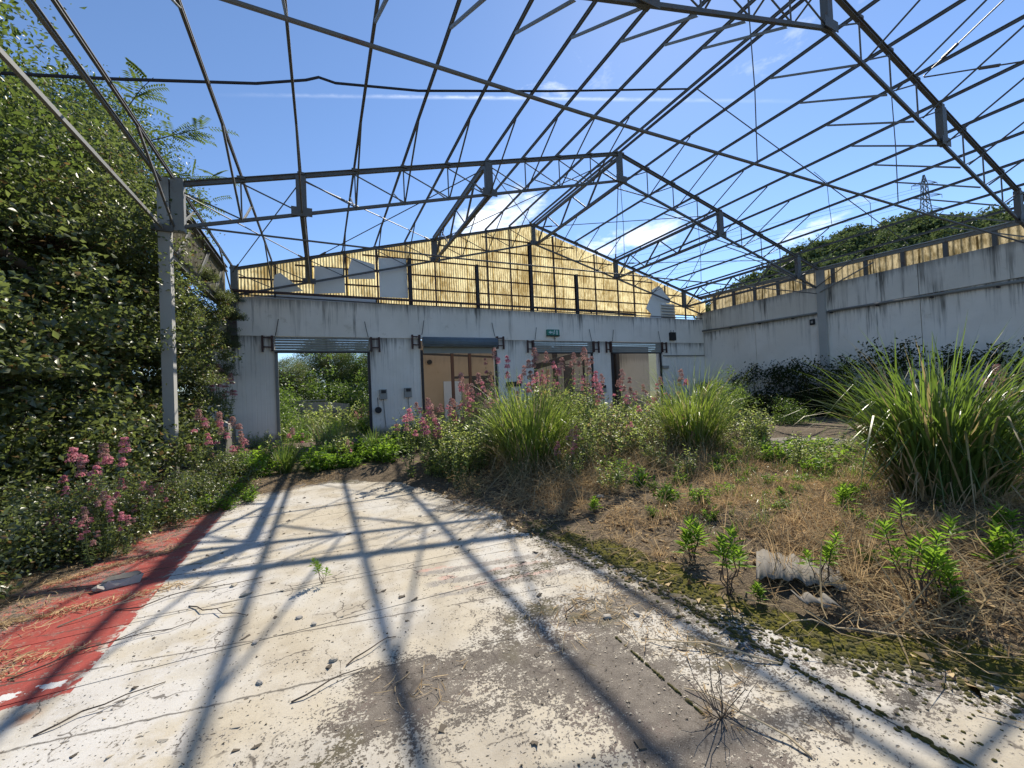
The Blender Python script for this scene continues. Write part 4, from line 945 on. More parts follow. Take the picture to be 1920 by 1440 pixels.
def make_valerian(seed, name='valerian', label='pink valerian'):
    """height 1: a few stems with paired leaves and domed pink flower heads"""
    rng = np.random.default_rng(seed); t = thing(name, label, 'flower'); Ps = []; s = Soup(); n_st = rng.integers(4, 7)
    for i in range(n_st):
        a = rng.uniform(0, 6.28); hh = 1.0 if i == 0 else rng.uniform(0.5, 0.93); r = 0.03 if i == 0 else rng.uniform(0.08, 0.24)
        tip = np.array([math.cos(a) * r, math.sin(a) * r, hh - 0.10]); P = curve_pts(np.array([tip[0] * .2, tip[1] * .2, -0.05]), tip, rng, 6, 0.02); Ps.append(P)
        per = 18; tt = np.repeat(np.linspace(0.1, 0.86, per // 2), 2); idx = tt * 5; i0 = np.minimum(idx.astype(int), 4); C = P[i0] + (P[i0 + 1] - P[i0]) * (idx - i0)[:, None]
        ang = np.repeat(np.arange(per // 2) * 1.57, 2) + np.tile([0, np.pi], per // 2) + rng.normal(0, .3, per)
        D = np.stack([np.cos(ang), np.sin(ang), np.full(per, 0.45)], -1); Ls = (0.115 - 0.06 * tt) * rng.uniform(.8, 1.2, per)
        V, F = leaves(C + unit(D) * Ls[:, None] * .5, D, np.tile([0, 0, 1.0], (per, 1)) + rng.normal(0, .2, (per, 3)), Ls, Ls * 0.36); s.add(V, F)
        # flower head: stacked domes
        fs = Soup(); nd = 3 if i == 0 else 2
        for d in range(nd):
            if rng.random() < 0.05: continue
            c = tip + np.array([0, 0, 0.10 - 0.065 * d]) + rng.normal(0, 0.006, 3); rr = rng.uniform(0.8, 1.25) * (0.044 + 0.016 * d) * (1.0 if i == 0 else 0.9); m = 60
            q = rand_dirs(m, rng); q[:, 2] = np.abs(q[:, 2]) * 0.9
            V, F = leaves(c + q * rr * rng.uniform(.6, 1.05, (m, 1)), rand_dirs(m, rng), q + rng.normal(0, .3, (m, 3)), 0.026, 0.022); fs.add(V, F)
        if fs.V: put('flower_head', fs.mesh('flower_head', M['petal'] if rng.random() < .75 else M['petal_old']), t)
    put('foliage', s.mesh('foliage', M['leaf_val']), t)
    Vt, Ft = tubes(np.stack(Ps), np.linspace(0.006, 0.004, 6)[None].repeat(n_st, 0), 4); put('stem', mesh_np('stem', Vt, [Ft], M['stem_green']), t)
    return t

def blades(rng, n, L0, L1, base_r, lean0, lean1, w, m=7, droop=1.0, aim=None):
    a = rng.uniform(0, 2 * np.pi, n); rb = base_r * np.sqrt(rng.random(n)); base = np.stack([np.cos(a) * rb, np.sin(a) * rb, np.full(n, -0.03)], -1)
    a2 = a + rng.normal(0, 0.5, n); out = np.stack([np.cos(a2), np.sin(a2)], -1); lean = rng.uniform(lean0, lean1, n) ** 1.0; Ln = rng.uniform(L0, L1, n)
    t = np.linspace(0, 1, m); th0 = lean * 0.5; bend = rng.uniform(0.25, 1.5, n) * droop * (0.45 + 0.6 * lean)
    ang = th0[:, None] + bend[:, None] * (t ** 2.3)[None]     # angle from vertical along the blade
    ds = Ln[:, None] / (m - 1); hz = np.cumsum(np.sin(ang) * ds, 1) - np.sin(ang[:, :1]) * ds; vz = np.cumsum(np.cos(ang) * ds, 1) - np.cos(ang[:, :1]) * ds
    P = np.stack([base[:, :1] + out[:, :1] * hz, base[:, 1:2] + out[:, 1:2] * hz, base[:, 2:3] + vz], -1)
    if len(P): P[:, :, 2] = np.maximum(P[:, :, 2], 0.01 * np.arange(m)[None] - 0.03)
    kink = rng.random(n) < 0.16; tk = rng.uniform(0.5, 0.85, n)
    drop = np.where(kink[:, None] & (t[None] > tk[:, None]), (t[None] - tk[:, None]) * Ln[:, None] * 1.3, 0.0); P[:, :, 2] -= drop
    P[:, :, 2] = np.maximum(P[:, :, 2], -0.03 + 0.01 * np.arange(m)[None])
    W = w * rng.uniform(0.5, 1.4, n)[:, None] * (1 - t ** 2.2)[None] * np.minimum(1, 0.55 + t * 2)[None] + 0.0006
    tw = rng.normal(0, 0.7, n); sd = np.stack([-out[:, 1], out[:, 0], np.zeros(n)], -1); sd = unit(sd + tw[:, None] * np.stack([out[:, 0], out[:, 1], np.zeros(n)], -1) * 0.6)
    return strips(P, W, sd)
def tussock(loc, label, seed, n, L, base_r, lean, w, dry=220, group='big grass tussocks', mat='blade', droop=1.0):
    rng = np.random.default_rng(seed); t = thing('grass_tussock', label, 'grass tussock', loc, group=group)
    V, F = blades(rng, n, L * 0.45, L, base_r, 0.05, lean, w, 8, droop); put('green_blades', mesh_np('green_blades', V, [F], M[mat], True), t)['kind'] = 'stuff'
    V, F = blades(rng, dry, L * 0.25, L * 0.6, base_r * 1.1, 0.7, 1.6, w * 0.8); put('dry_blades', mesh_np('dry_blades', V, [F], M['blade_dry'], True), t)['kind'] = 'stuff'
    return t
def G(x, y, dz=0.0): return (x, y, ground_z(x, y) + dz)

# ------------------------------------------------------------------ big tussocks
tussock(G(3.4, 6.6), 'bright green grass tussock nearest the second doorway, at the edge of the bare floor', 21, 1050, 2.05, 0.44, 0.9, 0.016, 420, mat='blade_bright', droop=1.2)
tussock(G(6.8, 6.0), 'green grass tussock to the right of the dry heap, before the fourth doorway', 22, 900, 2.1, 0.40, 0.9, 0.016, 300, mat='blade_bright', droop=1.2)
tussock(G(6.25, 2.15), 'largest grass tussock, arching silver-tipped blades at the right edge', 23, 1100, 2.1, 0.42, 0.72, 0.025, 260, droop=1.7)
tussock(G(-0.75, 9.9), 'small grass tussock in front of the left pier', 24, 220, 0.9, 0.12, 0.9, 0.012, 30)
tussock(G(1.15, 10.6), 'thin upright grass tuft by the right jamb of the first doorway', 25, 200, 0.95, 0.14, 0.5, 0.010, 30)
tussock(G(7.5, 7.0), 'loose grass tuft leaning away behind the second big tussock', 26, 320, 1.4, 0.2, 1.2, 0.012, 60)
tussock(G(7.9, 2.1), 'pale grass tuft behind the largest tussock', 27, 420, 1.5, 0.3, 1.1, 0.014, 60)

# ------------------------------------------------------------------ left jungle: trees, vines, brambles
_mk = marked()
tr_a = make_tree(31, 7.6, (2.0, 2.2, 2.7), 330, 210, 0.068, 0.036, M['leaf_tree'], 'vine_covered_tree', 'tall vine-covered tree at the left edge of the picture', 0.16, (-0.3, 0.2))
tr_a.location = (-4.6, 6.3, -0.05)
tr_b = make_tree(32, 8.3, (1.5, 2.0, 2.4), 290, 200, 0.072, 0.033, M['leaf_tree'], 'feathery_tree', 'tree with feathery sprays reaching past the steel beams behind the tall post', 0.14, (0.2, 0.3))
tr_b.location = (-4.35, 11.0, -0.05)
tr_c = make_tree(33, 6.4, (1.9, 2.0, 2.4), 310, 210, 0.064, 0.034, M['leaf_vine'], 'vine_covered_tree', 'lower dense tree smothered in vines between the left edge and the tall post', 0.15, (0.1, -0.2))
tr_c.location = (-4.1, 8.5, -0.05)
for (x, y, rz, s, src, lb) in ((-8.2, 9.0, 1.0, 1.05, tr_a, 'dark tree behind the vine-covered trees, farthest to the left'), (-7.4, 13.5, 2.2, 0.95, tr_c, 'rounded tree far behind the left post'), (-4.9, 15.5, 3.4, 0.66, tr_b, 'small tree behind the grey eave sheets'),
                               (-1.6, 24.5, 0.6, 0.62, tr_c, 'bushy tree beyond the first doorway, on the left'), (1.9, 25.5, 4.1, 0.64, tr_a, 'bushy tree beyond the first doorway, on the right'), (0.2, 27, 2, 0.85, tr_c, 'tree in the middle farther back beyond the first doorway'), (-3.4, 21.5, 2.9, 0.6, tr_c, 'tree at the left of the yard beyond the first doorway'), (3.4, 22.5, 1.9, 0.62, tr_a, 'tree at the right of the yard beyond the first doorway'), (-5.0, 27, 2, 0.7, tr_a, 'tree in the yard beyond the left pier')):
    copy_tree(src, (x, y, -0.1), rz, s, lb)
vine = [make_bush(40 + i, r, n, 150, 0.062, 0.038, M['leaf_vine'], 'bramble', 'bramble', 'bramble', 0.13, 26) for i, (r, n) in enumerate((((0.95, 0.95, 1.3), 70), ((0.8, 0.9, 1.0), 60), ((1.1, 1.0, 0.8), 65)))]
def place(src_list, spots, group, labels, rng_seed=1):
    rr = random.Random(rng_seed); first = True
    for i, s in enumerate(spots):
        x, y, z, sc = s[:4]; src = src_list[i % len(src_list)]
        copy_tree(src, (x, y, z), rr.uniform(0, 6.28), sc, labels[i] if isinstance(labels, list) else labels, group)
sp = [(-2.9, 7.9, 2.6, 1.0), (-3.1, 9.2, 2.4, 1.1), (-2.75, 10.4, 2.5, 0.95), (-3.1, 6.6, 2.4, 1.1), (-3.3, 5.4, 2.0, 1.1), (-2.65, 8.6, 3.5, 0.8), (-2.6, 10.9, 3.4, 0.75), (-3.0, 7.0, 3.7, 0.9)]
place(vine, sp, 'vines hanging over the left side', 'mass of climbing vine hanging in the trees behind the tall post', 2)
sp = [(-3.0, 5.9, 0.5, 1.05), (-2.9, 6.9, 0.7, 1.1), (-2.75, 7.8, 0.8, 1.0), (-2.65, 8.7, 0.7, 1.0), (-2.75, 9.6, 0.9, 1.0), (-3.6, 5.0, 0.3, 1.0), (-3.7, 6.3, 1.3, 1.2), (-3.4, 8.0, 1.5, 1.2), (-3.3, 9.5, 1.6, 1.1), (-4.2, 5.2, 1.2, 1.2)]
place(vine, sp, 'brambles along the left side', 'dark leafy bramble filling the ground below the climbing vines', 3)
# feathery sprays: compound leaves on a bare branch
def spray(a, b, seed, label):
    rng = np.random.default_rng(seed); t = thing('branch_spray', label, 'branch', tuple(a), group='sprays of feathery leaves'); a = np.array(a); b = np.array(b)
    MB().tube([tuple(p - a) for p in curve_pts(a, b, rng, 5, 0.06)], 0.014, 5, 0.005).put('twig', M['bark'], t); s = Soup()
    for f in range(16):
        q = a + (b - a) * rng.uniform(0.25, 1.0); d = unit(rand_dirs(1, rng)[0] * np.array([1, 1, .5]) + unit(b - a) * 0.8); ln = rng.uniform(0.35, 0.6); m = 9
        tt = np.repeat(np.linspace(0.15, 1, m), 2); C = q - a + d * ln * tt[:, None] - np.array([0, 0, 0.22]) * (tt ** 2)[:, None] * ln
        sd = unit(np.cross(d, [0, 0, 1.0])); sg = np.tile([1.0, -1.0], m)[:, None]; D = sd * sg + d * 0.5 + np.array([0, 0, -0.25])
        V, F = leaves(C + unit(D) * 0.055, D, np.tile([0, 0, 1.0], (2 * m, 1)) + rng.normal(0, .2, (2 * m, 3)), 0.12, 0.036); s.add(V, F)
    put('leaflets', s.mesh('leaflets', M['leaf_tree']), t)['kind'] = 'stuff'
spray((-3.2, 10.2, 6.7), (-2.05, 10.6, 7.6), 1, 'feathery spray reaching highest past the eave purlin'); spray((-3.2, 10.4, 6.2), (-1.95, 11.2, 6.8), 2, 'feathery spray pointing right below the highest one')
spray((-3.1, 10.2, 5.4), (-2.0, 10.6, 6.0), 3, 'feathery spray just above the top of the tall post'); spray((-3.3, 9.2, 6.3), (-2.5, 9.0, 7.4), 4, 'feathery spray among the eave beams above the vines')
for a, b, lb in (((-3.4, 4.2, 3.9), (-3.0, 8.2, 3.0), 'thick dark bare limb slanting through the vines'), ((-2.9, 8.2, 3.9), (-2.5, 10.6, 3.0), 'dark broken limb behind the tall post')):
    t = thing('bare_limb', lb, 'branch', a); rg = np.random.default_rng(5); A = np.array(a); MB().tube([tuple(p - A) for p in curve_pts(A, np.array(b), rg, 6, 0.06)], 0.07, 7, 0.045).put('wood', M['bark'], t, True)
# vine leaves creeping over the eave sheets and the pier
sp = [(-2.0, 9.9, 4.1, 0.22), (-1.98, 10.8, 3.9, 0.28), (-1.98, 11.5, 3.6, 0.34), (-2.1, 11.9, 3.0, 0.36), (-2.3, 11.9, 2.3, 0.42), (-1.95, 11.9, 4.15, 0.25), (-2.25, 9.7, 2.9, 0.5), (-2.3, 9.2, 2.0, 0.6), (-2.35, 10.1, 1.6, 0.5)]
place(vine, sp, 'creeper tufts on the left eave', 'creeper tuft clinging to the grey eave sheets by the wall corner', 6)

# ------------------------------------------------------------------ bushes
enlarge(_mk | set(vine))
sp = [(-2.55, 6.3, 0.05, 0.62), (-2.2, 7.2, 0.05, 0.6), (-1.95, 8.0, 0.05, 0.58), (-1.7, 8.8, 0.05, 0.55), (-3.1, 5.4, 0.05, 0.7), (-1.85, 9.5, 0.1, 0.6), (-3.5, 5.1, 0.0, 0.6), (-3.0, 6.9, 0.05, 0.7)]
place(vine, sp, 'low brambles at the edge of the red floor', 'low bramble sprawling at the edge of the red floor', 4)
gbush = [make_bush(50 + i, r, n, 60, 0.065, 0.034, M['leaf_bush'], 'bush', 'bush', 'bush', 0.12, 12) for i, (r, n) in enumerate((((0.8, 0.8, 1.5), 75), ((0.9, 0.9, 1.1), 70)))]
copy_tree(gbush[0], G(13.6, 10.4), 0.4, (1.3, 1.3, 1.25), 'rounded green bush before the corner of the two walls', 'green bushes'); copy_tree(gbush[1], G(12.2, 9.9), 2.0, 0.95, 'lower green bush left of the rounded one by the wall corner', 'green bushes')
copy_tree(gbush[1], G(14.2, 8.6), 1.0, 0.75, 'small green bush at the foot of the dark shrubs', 'green bushes')
_mk = marked()
for i, (x, y, s, lb) in enumerate(((-1.2, 15.2, 1.0, 'dark bush against the left jamb beyond the first doorway'), (2.0, 16.2, 1.15, 'bush behind the right jamb of the first doorway'), (-1.9, 19.2, 1.6, 'tall bush on the left in the yard beyond the doorway'), (1.1, 22.3, 1.7, 'tall bush behind the low yard wall'), (-0.9, 22.6, 1.6, 'bush overhanging the yard wall'), (2.9, 20.0, 1.9, 'large round bush on the right in the yard'), (0.15, 23.0, 1.9, 'bush in the middle behind the yard wall'), (-2.8, 20.6, 2.2, 'tall bush in the far left corner of the yard'), (1.9, 23.6, 2.3, 'tall bush behind the right end of the yard wall'), (-1.6, 24.2, 2.4, 'tall bush farther behind the yard wall'), (0.6, 25.4, 2.6, 'tallest bush at the back of the yard'), (3.4, 24.8, 2.4, 'bush at the far right of the yard'))):
    copy_tree(gbush[i % 2], (x, y, 0.3), i * 1.3, s, lb, 'bushes in the yard beyond the doorway')
dbush = make_bush(55, (0.75, 0.95, 0.95), 90, 70, 0.06, 0.030, M['leaf_dark'], 'dark_shrub', 'x', 'shrub', 0.13, 46, 'stem_dark', 0.35)
for i, (y, s) in enumerate(((10.4, 0.9), (9.4, 1.0), (8.4, 1.05), (7.5, 1.0), (6.6, 1.1), (5.7, 1.15), (4.8, 1.1), (3.9, 1.0), (3.0, 1.0), (11.3, 0.7))):
    copy_tree(dbush, (13.75 + 0.15 * (i % 3), y, 0.4), i * 0.9, (s * 1.1, s * 1.1, s * (1.3 + 0.15 * (i % 2))), 'dark twiggy shrub in shade along the foot of the side wall', 'dark shrubs along the side wall')
enlarge(_mk | {dbush}); remove_tree(dbush)

# ------------------------------------------------------------------ valerian
VAL = [make_valerian(60 + i) for i in range(6)]
VM_LIFT = 0.14
def valerians(pts, group, label, base=None, seed=1):
    rr = random.Random(seed)
    for i, (x, y, z) in enumerate(pts):
        b = ground_z(x, y) if base is None else base; h = max(0.45, min(1.75, z - b)); zz = z - h if z - b > 0.3 else b
        s = h if h < 1.0 else (0.75 + 0.25 * h, 0.75 + 0.25 * h, h)
        copy_tree(VAL[rr.randrange(6)], (x, y, max(zz, b)), rr.uniform(0, 6.28), s, label, group, (rr.uniform(-.06, .06), rr.uniform(-.06, .06)))
VM = [(4.25, 10.03, 2.56), (4.05, 8.73, 2.26), (5.07, 10.13, 2.09), (4.05, 7.44, 2.26), (5.19, 9.02, 2.37), (5.07, 8.33, 2.14), (5.58, 9.61, 1.99), (5.43, 7.72, 2.33), (6.46, 9.81, 2.42), (3.34, 8.83, 1.89), (4.02, 9.91, 1.96), (2.94, 8.63, 1.65), (2.82, 8.49, 1.84), (5.13, 9.57, 1.88), (6.19, 10.15, 1.71), (7.04, 8.31, 1.84), (8.31, 10.11, 1.65), (9.22, 9.99, 1.45), (6.83, 7.73, 1.42), (6.98, 9.03, 1.77), (6.86, 9.31, 1.86), (7.18, 10.03, 1.64), (6.40, 9.20, 1.76), (8.30, 7.60, 1.76), (8.57, 8.69, 1.66), (8.48, 8.68, 1.23), (8.20, 8.70, 1.01), (10.38, 10.08, 1.09), (6.30, 8.25, 1.52), (1.87, 7.87, 1.38), (2.19, 8.77, 1.29), (2.43, 9.12, 1.21), (2.97, 10.02, 1.32), (2.78, 8.95, 1.30), (1.53, 8.00, 1.16), (2.07, 9.99, 1.28), (1.92, 8.68, 1.03), (3.68, 9.23, 1.51), (3.01, 8.63, 1.53), (1.90, 7.85, 1.17)]
VM = [(x, y, z + VM_LIFT) for x, y, z in VM]
valerians([p for p in VM if p[0] < 3.1], 'valerian before the second doorway', 'pink valerian at the left end of the mound, before the beige room', seed=1)
valerians([p for p in VM if 3.1 <= p[0] < 5.5], 'valerian behind the first big tussock', 'tall pink valerian rising behind the brightest grass tussock', seed=2)
valerians([p for p in VM if 5.5 <= p[0] < 7.6], 'valerian in the middle of the mound', 'pink valerian on the mound before the third doorway', seed=3)
valerians([p for p in VM if p[0] >= 7.6], 'valerian by the fourth doorway', 'pink valerian on the mound before the fourth doorway', seed=4)
valerians([(5.47, 6.29, 0.88), (5.45, 6.37, 0.73), (6.51, 5.79, 1.10), (7.08, 6.06, 0.48), (4.00, 5.96, 0.94), (3.71, 5.77, 0.90), (3.52, 5.82, 0.72)], 'valerian on the dry heap', 'short pink valerian in front of the mound by the dry heap', seed=5)
valerians([(-2.90, 7.16, 1.08), (-2.6, 6.9, 1.12), (-2.35, 6.8, 1.2), (-2.50, 6.6, .80), (-2.75, 6.6, .70), (-2.25, 6.5, .74), (-2.2, 6.1, .66), (-2.35, 5.95, .55), (-2.15, 5.9, .58), (-2.2, 5.7, .52), (-2.05, 7.1, .55), (-2.1, 6.8, .62), (-2.60, 6.0, 0.36), (-2.0, 5.9, 0.34)], 'valerian in the brambles at the left', 'pink valerian flowering in the low brambles beside the red floor', seed=6)
_mk = marked()
valerians([(-2.42, 11.45, 2.85), (-2.45, 10.63, 2.35), (-2.05, 11.29, 2.5), (-1.97, 10.67, 2.15), (-1.92, 11.40, 2.3)], 'valerian on the wall stub', 'pink valerian growing on the crumbling wall stub by the left pier', base=1.25, seed=7)
enlarge(_mk)
valerians([(-2.16, 9.6, 1.5), (-1.95, 9.9, 1.40), (-1.74, 9.53, 1.15), (-1.56, 9.91, 1.29), (-1.37, 9.30, 0.97), (-1.58, 10.18, 0.75), (-0.59, 9.94, 1.00), (0.5, 9.6, .7)], 'valerian at the foot of the left pier', 'pink valerian at the foot of the wall stub and left pier', seed=8)
valerians([(9.6, 2.60, 1.62), (9.4, 2.40, 1.24), (7.4, 1.9, 0.5)], 'valerian at the right edge', 'pink valerian beside the largest tussock at the right edge', seed=9)
_mk = marked()
valerians([(1.2, 16.5, 1.1), (1.5, 17.2, 1.3), (1.8, 16.9, 1.5)], 'valerian in the yard', 'pink valerian in the sunny yard beyond the first doorway', base=0.35, seed=10)
enlarge(_mk)

# ------------------------------------------------------------------ weeds
WG = [make_weed(70 + i, 0.75, 0.34, 20, M['leaf_weed'], 'leafy_weed', 'x', 0.075, 0.030, 16) for i in range(4)]
WF = [make_weed(80 + i, 0.34, 0.26, 18, M['leaf_fresh'], 'ground_weed', 'x', 0.085, 0.040, 12) for i in range(3)]
def scatter(src, n, xr, yr, sc, label, group, seed, avoid=None, ok=None):
    rr = random.Random(seed); k = 0; tries = 0
    while k < n and tries < 4000:
        tries += 1; x, y = rr.uniform(*xr), rr.uniform(*yr)
        if ok and not ok(x, y): continue
        s = rr.uniform(*sc); copy_tree(src[rr.randrange(len(src))], G(x, y, -0.01), rr.uniform(0, 6.28), (s, s, s * rr.uniform(0.8, 1.25)), label, group); k += 1
red = lambda x, y: float(np.interp(y, RIGHT_EDGE_Y, RIGHT_EDGE_X))
scatter(WG, 46, (1.75, 4.6), (7.3, 11.6), (0.95, 1.35), 'leafy green weed packed on the mound before the second doorway', 'weeds on the left of the mound', 1)
scatter(WG, 46, (4.3, 7.6), (6.9, 11.4), (1.0, 1.45), 'leafy green weed packed on the mound before the third doorway', 'weeds on the middle of the mound', 2)
scatter(WG, 40, (7.2, 10.8), (6.5, 11.4), (0.9, 1.35), 'leafy green weed packed on the mound before the fourth doorway', 'weeds on the right of the mound', 3)
scatter(WG, 16, (1.75, 3.2), (6.9, 8.0), (0.7, 1.15), 'leafy weed at the left foot of the mound beside the bare floor', 'weeds at the foot of the mound', 4)
scatter(WG, 26, (3.8, 6.4), (6.0, 7.3), (0.45, 1.05), 'thin weed among the straw of the dry heap', 'weeds on the dry heap', 5)
scatter(WF, 40, (-1.5, 2.4), (9.2, 11.5), (0.9, 1.6), 'bright low weed in front of the first doorway', 'low weeds before the first doorway', 6)
scatter(WG, 22, (-1.8, 1.6), (10.4, 14.5), (0.5, 1.0), 'dark leafy weed at the threshold of the first doorway', 'weeds at the first threshold', 7)
scatter(WF, 44, (6.4, 13.5), (2.6, 5.2), (0.7, 1.25), 'bright low weed on the ground behind the largest tussock', 'low weeds on the right', 8, ok=lambda x, y: not (abs(x - 10.6) < 1.7 and abs(y - 6.2) < 1.0))
scatter(WF, 34, (3.6, 8.2), (3.4, 5.8), (0.35, 0.9), 'small green weed in the straw between the two big tussocks', 'small weeds in the straw', 9)
scatter(WF, 10, (6.6, 8.6), (1.0, 2.6), (0.7, 1.1), 'yellow-green weed at the foot of the largest tussock', 'weeds at the largest tussock', 10)
scatter(WF, 9, (-1.9, -0.8), (7.4, 9.0), (0.5, 0.8), 'bright weed at the far left corner of the bare floor', 'weeds at the far corner of the floor', 11)
rr = random.Random(12)
for i in range(30):
    copy_tree((WG + WF)[rr.randrange(7)], (rr.uniform(-2.1, 3.7), rr.uniform(17.3, 27), -0.1), rr.uniform(0, 6.28), rr.uniform(1.2, 2.3), 'sunlit weed in the yard beyond the first doorway', 'weeds in the yard')

WD = [make_weed(96 + i, 0.7, 0.3, 18, M['straw'], 'dead_weed', 'x', 0.06, 0.016, 9) for i in range(2)]
scatter(WD, 22, (4.0, 6.6), (5.7, 7.2), (0.6, 1.1), 'brown dead weed standing on the dry heap between the big tussocks', 'dead weeds on the heap', 31)
scatter(WD, 10, (1.9, 3.0), (5.8, 7.2), (0.4, 0.8), 'brown dead weed left of the brightest tussock at the floor edge', 'dead weeds by the floor', 32)
scatter(WG, 14, (5.8, 8.0), (5.2, 6.4), (0.4, 0.9), 'green weed at the foot of the tussock before the fourth doorway', 'weeds below the second big tussock', 33)
scatter(WG, 10, (6.8, 9.0), (3.6, 5.4), (0.4, 0.8), 'taller weed in the green patch behind the largest tussock', 'taller weeds on the right', 34)
# fleabane: dark stems topped by rosettes of bright narrow leaves
def make_fleabane(seed, h, n_st):
    rng = np.random.default_rng(seed); t = thing('fleabane', 'x', 'plant'); Ps = []; sp_ = Soup()
    for i in range(n_st):
        a = rng.uniform(0, 6.28); hh = h * (1.0 if i == 0 else rng.uniform(0.5, 0.9)); r = hh * rng.uniform(0.1, 0.45); tip = np.array([math.cos(a) * r, math.sin(a) * r, hh])
        Ps.append(curve_pts(np.array([0.01 * math.cos(a), 0.01 * math.sin(a), -0.03]), tip, rng, 6, 0.02))
        m = 20; ang = np.arange(m) * 2.4 + rng.uniform(0, 6); lvl = np.linspace(0, 1, m); up_ = 0.15 + 1.3 * lvl
        D = np.stack([np.cos(ang), np.sin(ang), up_], -1); Ls = (0.108 - 0.05 * lvl) * rng.uniform(.8, 1.2, m)
        C = tip + np.array([0, 0, 1.0]) * ((lvl - 0.75) * 0.11)[:, None] + unit(D) * Ls[:, None] * 0.5
        V, F = leaves(C, D, np.tile([0, 0, 1.0], (m, 1)) + rng.normal(0, .1, (m, 3)), Ls, 0.022, 0.25); sp_.add(V, F)
    put('foliage', sp_.mesh('foliage', M['leaf_fresh']), t)
    Vt, Ft = tubes(np.stack(Ps), np.linspace(0.005, 0.003, 6)[None].repeat(n_st, 0), 5); put('stem', mesh_np('stem', Vt, [Ft], M['stem_dark']), t); return t
FL = [make_fleabane(90, 0.42, 5), make_fleabane(91, 0.55, 9), make_fleabane(92, 0.22, 5)]
scatter([FL[2]], 9, (3.4, 6.0), (1.0, 4.6), (0.5, 1.2), 'small fleabane shoot scattered in the straw', 'fleabane shoots in the straw', 41)
scatter(WF, 22, (3.2, 6.4), (1.6, 3.8), (0.22, 0.5), 'tiny green weed low in the straw at the right', 'tiny weeds in the straw', 42)
scatter(WG, 12, (3.4, 5.6), (4.6, 6.2), (0.4, 0.8), 'thin green weed in the straw before the dry heap', 'weeds before the dry heap', 43)
for i, (k, x, y, s, lb) in enumerate(((2, 2.95, 2.68, 1.3, 'low leafy fleabane closest to the moss edge, first of the row'), (0, 2.72, 2.15, 1.15, 'fleabane with three bright rosettes on dark stems by the moss'), (0, 3.22, 1.78, 0.85, 'thin fleabane growing through the broken corrugated sheet'), (1, 3.50, 1.36, 1.05, 'tallest fleabane, many stems, beside the corrugated sheet'),
                                      (2, 4.35, 1.25, 1.2, 'small fleabane at the right edge of the picture'), (2, 2.75, 1.95, 0.55, 'tiny fleabane shoot at the foot of the three-rosette one'), (2, 3.62, 1.18, 0.5, 'tiny fleabane shoot in front of the tallest one'), (2, 3.0, 4.15, 0.8, 'small bright fleabane at the edge of the straw near the middle'),
                                      (0, -0.04, 3.99, 0.50, 'lone sprig growing from a crack in the middle of the floor'))):
    copy_tree(FL[k], G(x, y), i * 1.7, s, lb, 'fleabane plants')
for s in VAL + WG + WF + WD + FL + vine + gbush: remove_tree(s)

# ------------------------------------------------------------------ straw, dry grass
def straw_field(n, region, L, lift, seed, w=0.006, fn=None):
    rng = np.random.default_rng(seed); x = rng.uniform(region[0], region[1], n * 3); y = rng.uniform(region[2], region[3], n * 3)
    p = fn(x, y); k = rng.random(len(x)) < p; x, y = x[k][:n], y[k][:n]; n = len(x)
    a = rng.uniform(0, 2 * np.pi, n); Ln = L * rng.uniform(0.4, 1.3, n); m = 4; t = np.linspace(-0.5, 0.5, m)
    bend = rng.normal(0, 0.22, n); dx = np.cos(a)[:, None] * Ln[:, None] * t - np.sin(a)[:, None] * bend[:, None] * Ln[:, None] * (t ** 2 - .1); dy = np.sin(a)[:, None] * Ln[:, None] * t + np.cos(a)[:, None] * bend[:, None] * Ln[:, None] * (t ** 2 - .1)
    X, Y = x[:, None] + dx, y[:, None] + dy; Z = np.maximum(height(X, Y), 0) + 0.006 + rng.uniform(0, lift, n)[:, None] * (0.3 + 1.4 * np.abs(t + rng.uniform(-.4, .4, n)[:, None]))
    P = np.stack([X, Y, Z], -1); W = np.full((n, m), w) * rng.uniform(0.5, 1.3, (n, 1)); W[:, 0] *= 0.5; W[:, -1] *= 0.3
    sd = unit(np.stack([-np.sin(a), np.cos(a), rng.normal(0, 0.6, n)], -1)); return strips(P, W, sd)
def right_d(x, y): return x - np.interp(y, RIGHT_EDGE_Y, RIGHT_EDGE_X)
f1 = lambda x, y: sstep(0.15, 1.1, right_d(x, y)) * (1 - 0.9 * np.exp(-((x - 10.6) / 1.8) ** 4 - ((y - 6.2) / 1.1) ** 4)) * (0.12 + 0.88 * sstep(-.35, .25, wav(x, y, 1.5) + 0.6 * wav(x, y, 4.0, 8, 6)))
V, F = straw_field(26000, (2.2, 8.5, 0.2, 7.6), 0.26, 0.10, 1, 0.0065, f1)
o = put('dry_grass', mesh_np('dry_grass', V, [F], M['straw'])); tag(o, 'matted brown straw covering the earth on the right', 'straw', kind='stuff')
f2 = lambda x, y: np.exp(-((x - 5.2) / 1.5) ** 2 - ((y - 6.1) / 0.9) ** 2) + 0.8 * np.exp(-((x - 3.3) / 0.8) ** 2 - ((y - 5.6) / .8) ** 2) + 0.5 * np.exp(-((x - 4.2) / .9) ** 2 - ((y - 1.6) / .7) ** 2)
V, F = straw_field(9000, (2.2, 8.0, 0.6, 8.0), 0.50, 0.26, 2, 0.008, f2)
o = put('dry_thatch', mesh_np('dry_thatch', V, [F], M['blade_dry'])); tag(o, 'heap of long pale dead grass on the mound', 'thatch', kind='stuff')
f3 = lambda x, y: np.where((x < 0.8), sstep(-0.55, 0.30, np.interp(y, LEFT_EDGE_Y, LEFT_EDGE_X) - x) * (0.25 + 0.75 * sstep(-.2, .35, wav(x, y, 1.6))), 0) * (y < 9.6)
V, F = straw_field(6000, (-4.0, 0.8, 3.2, 9.6), 0.11, 0.03, 3, 0.006, f3)
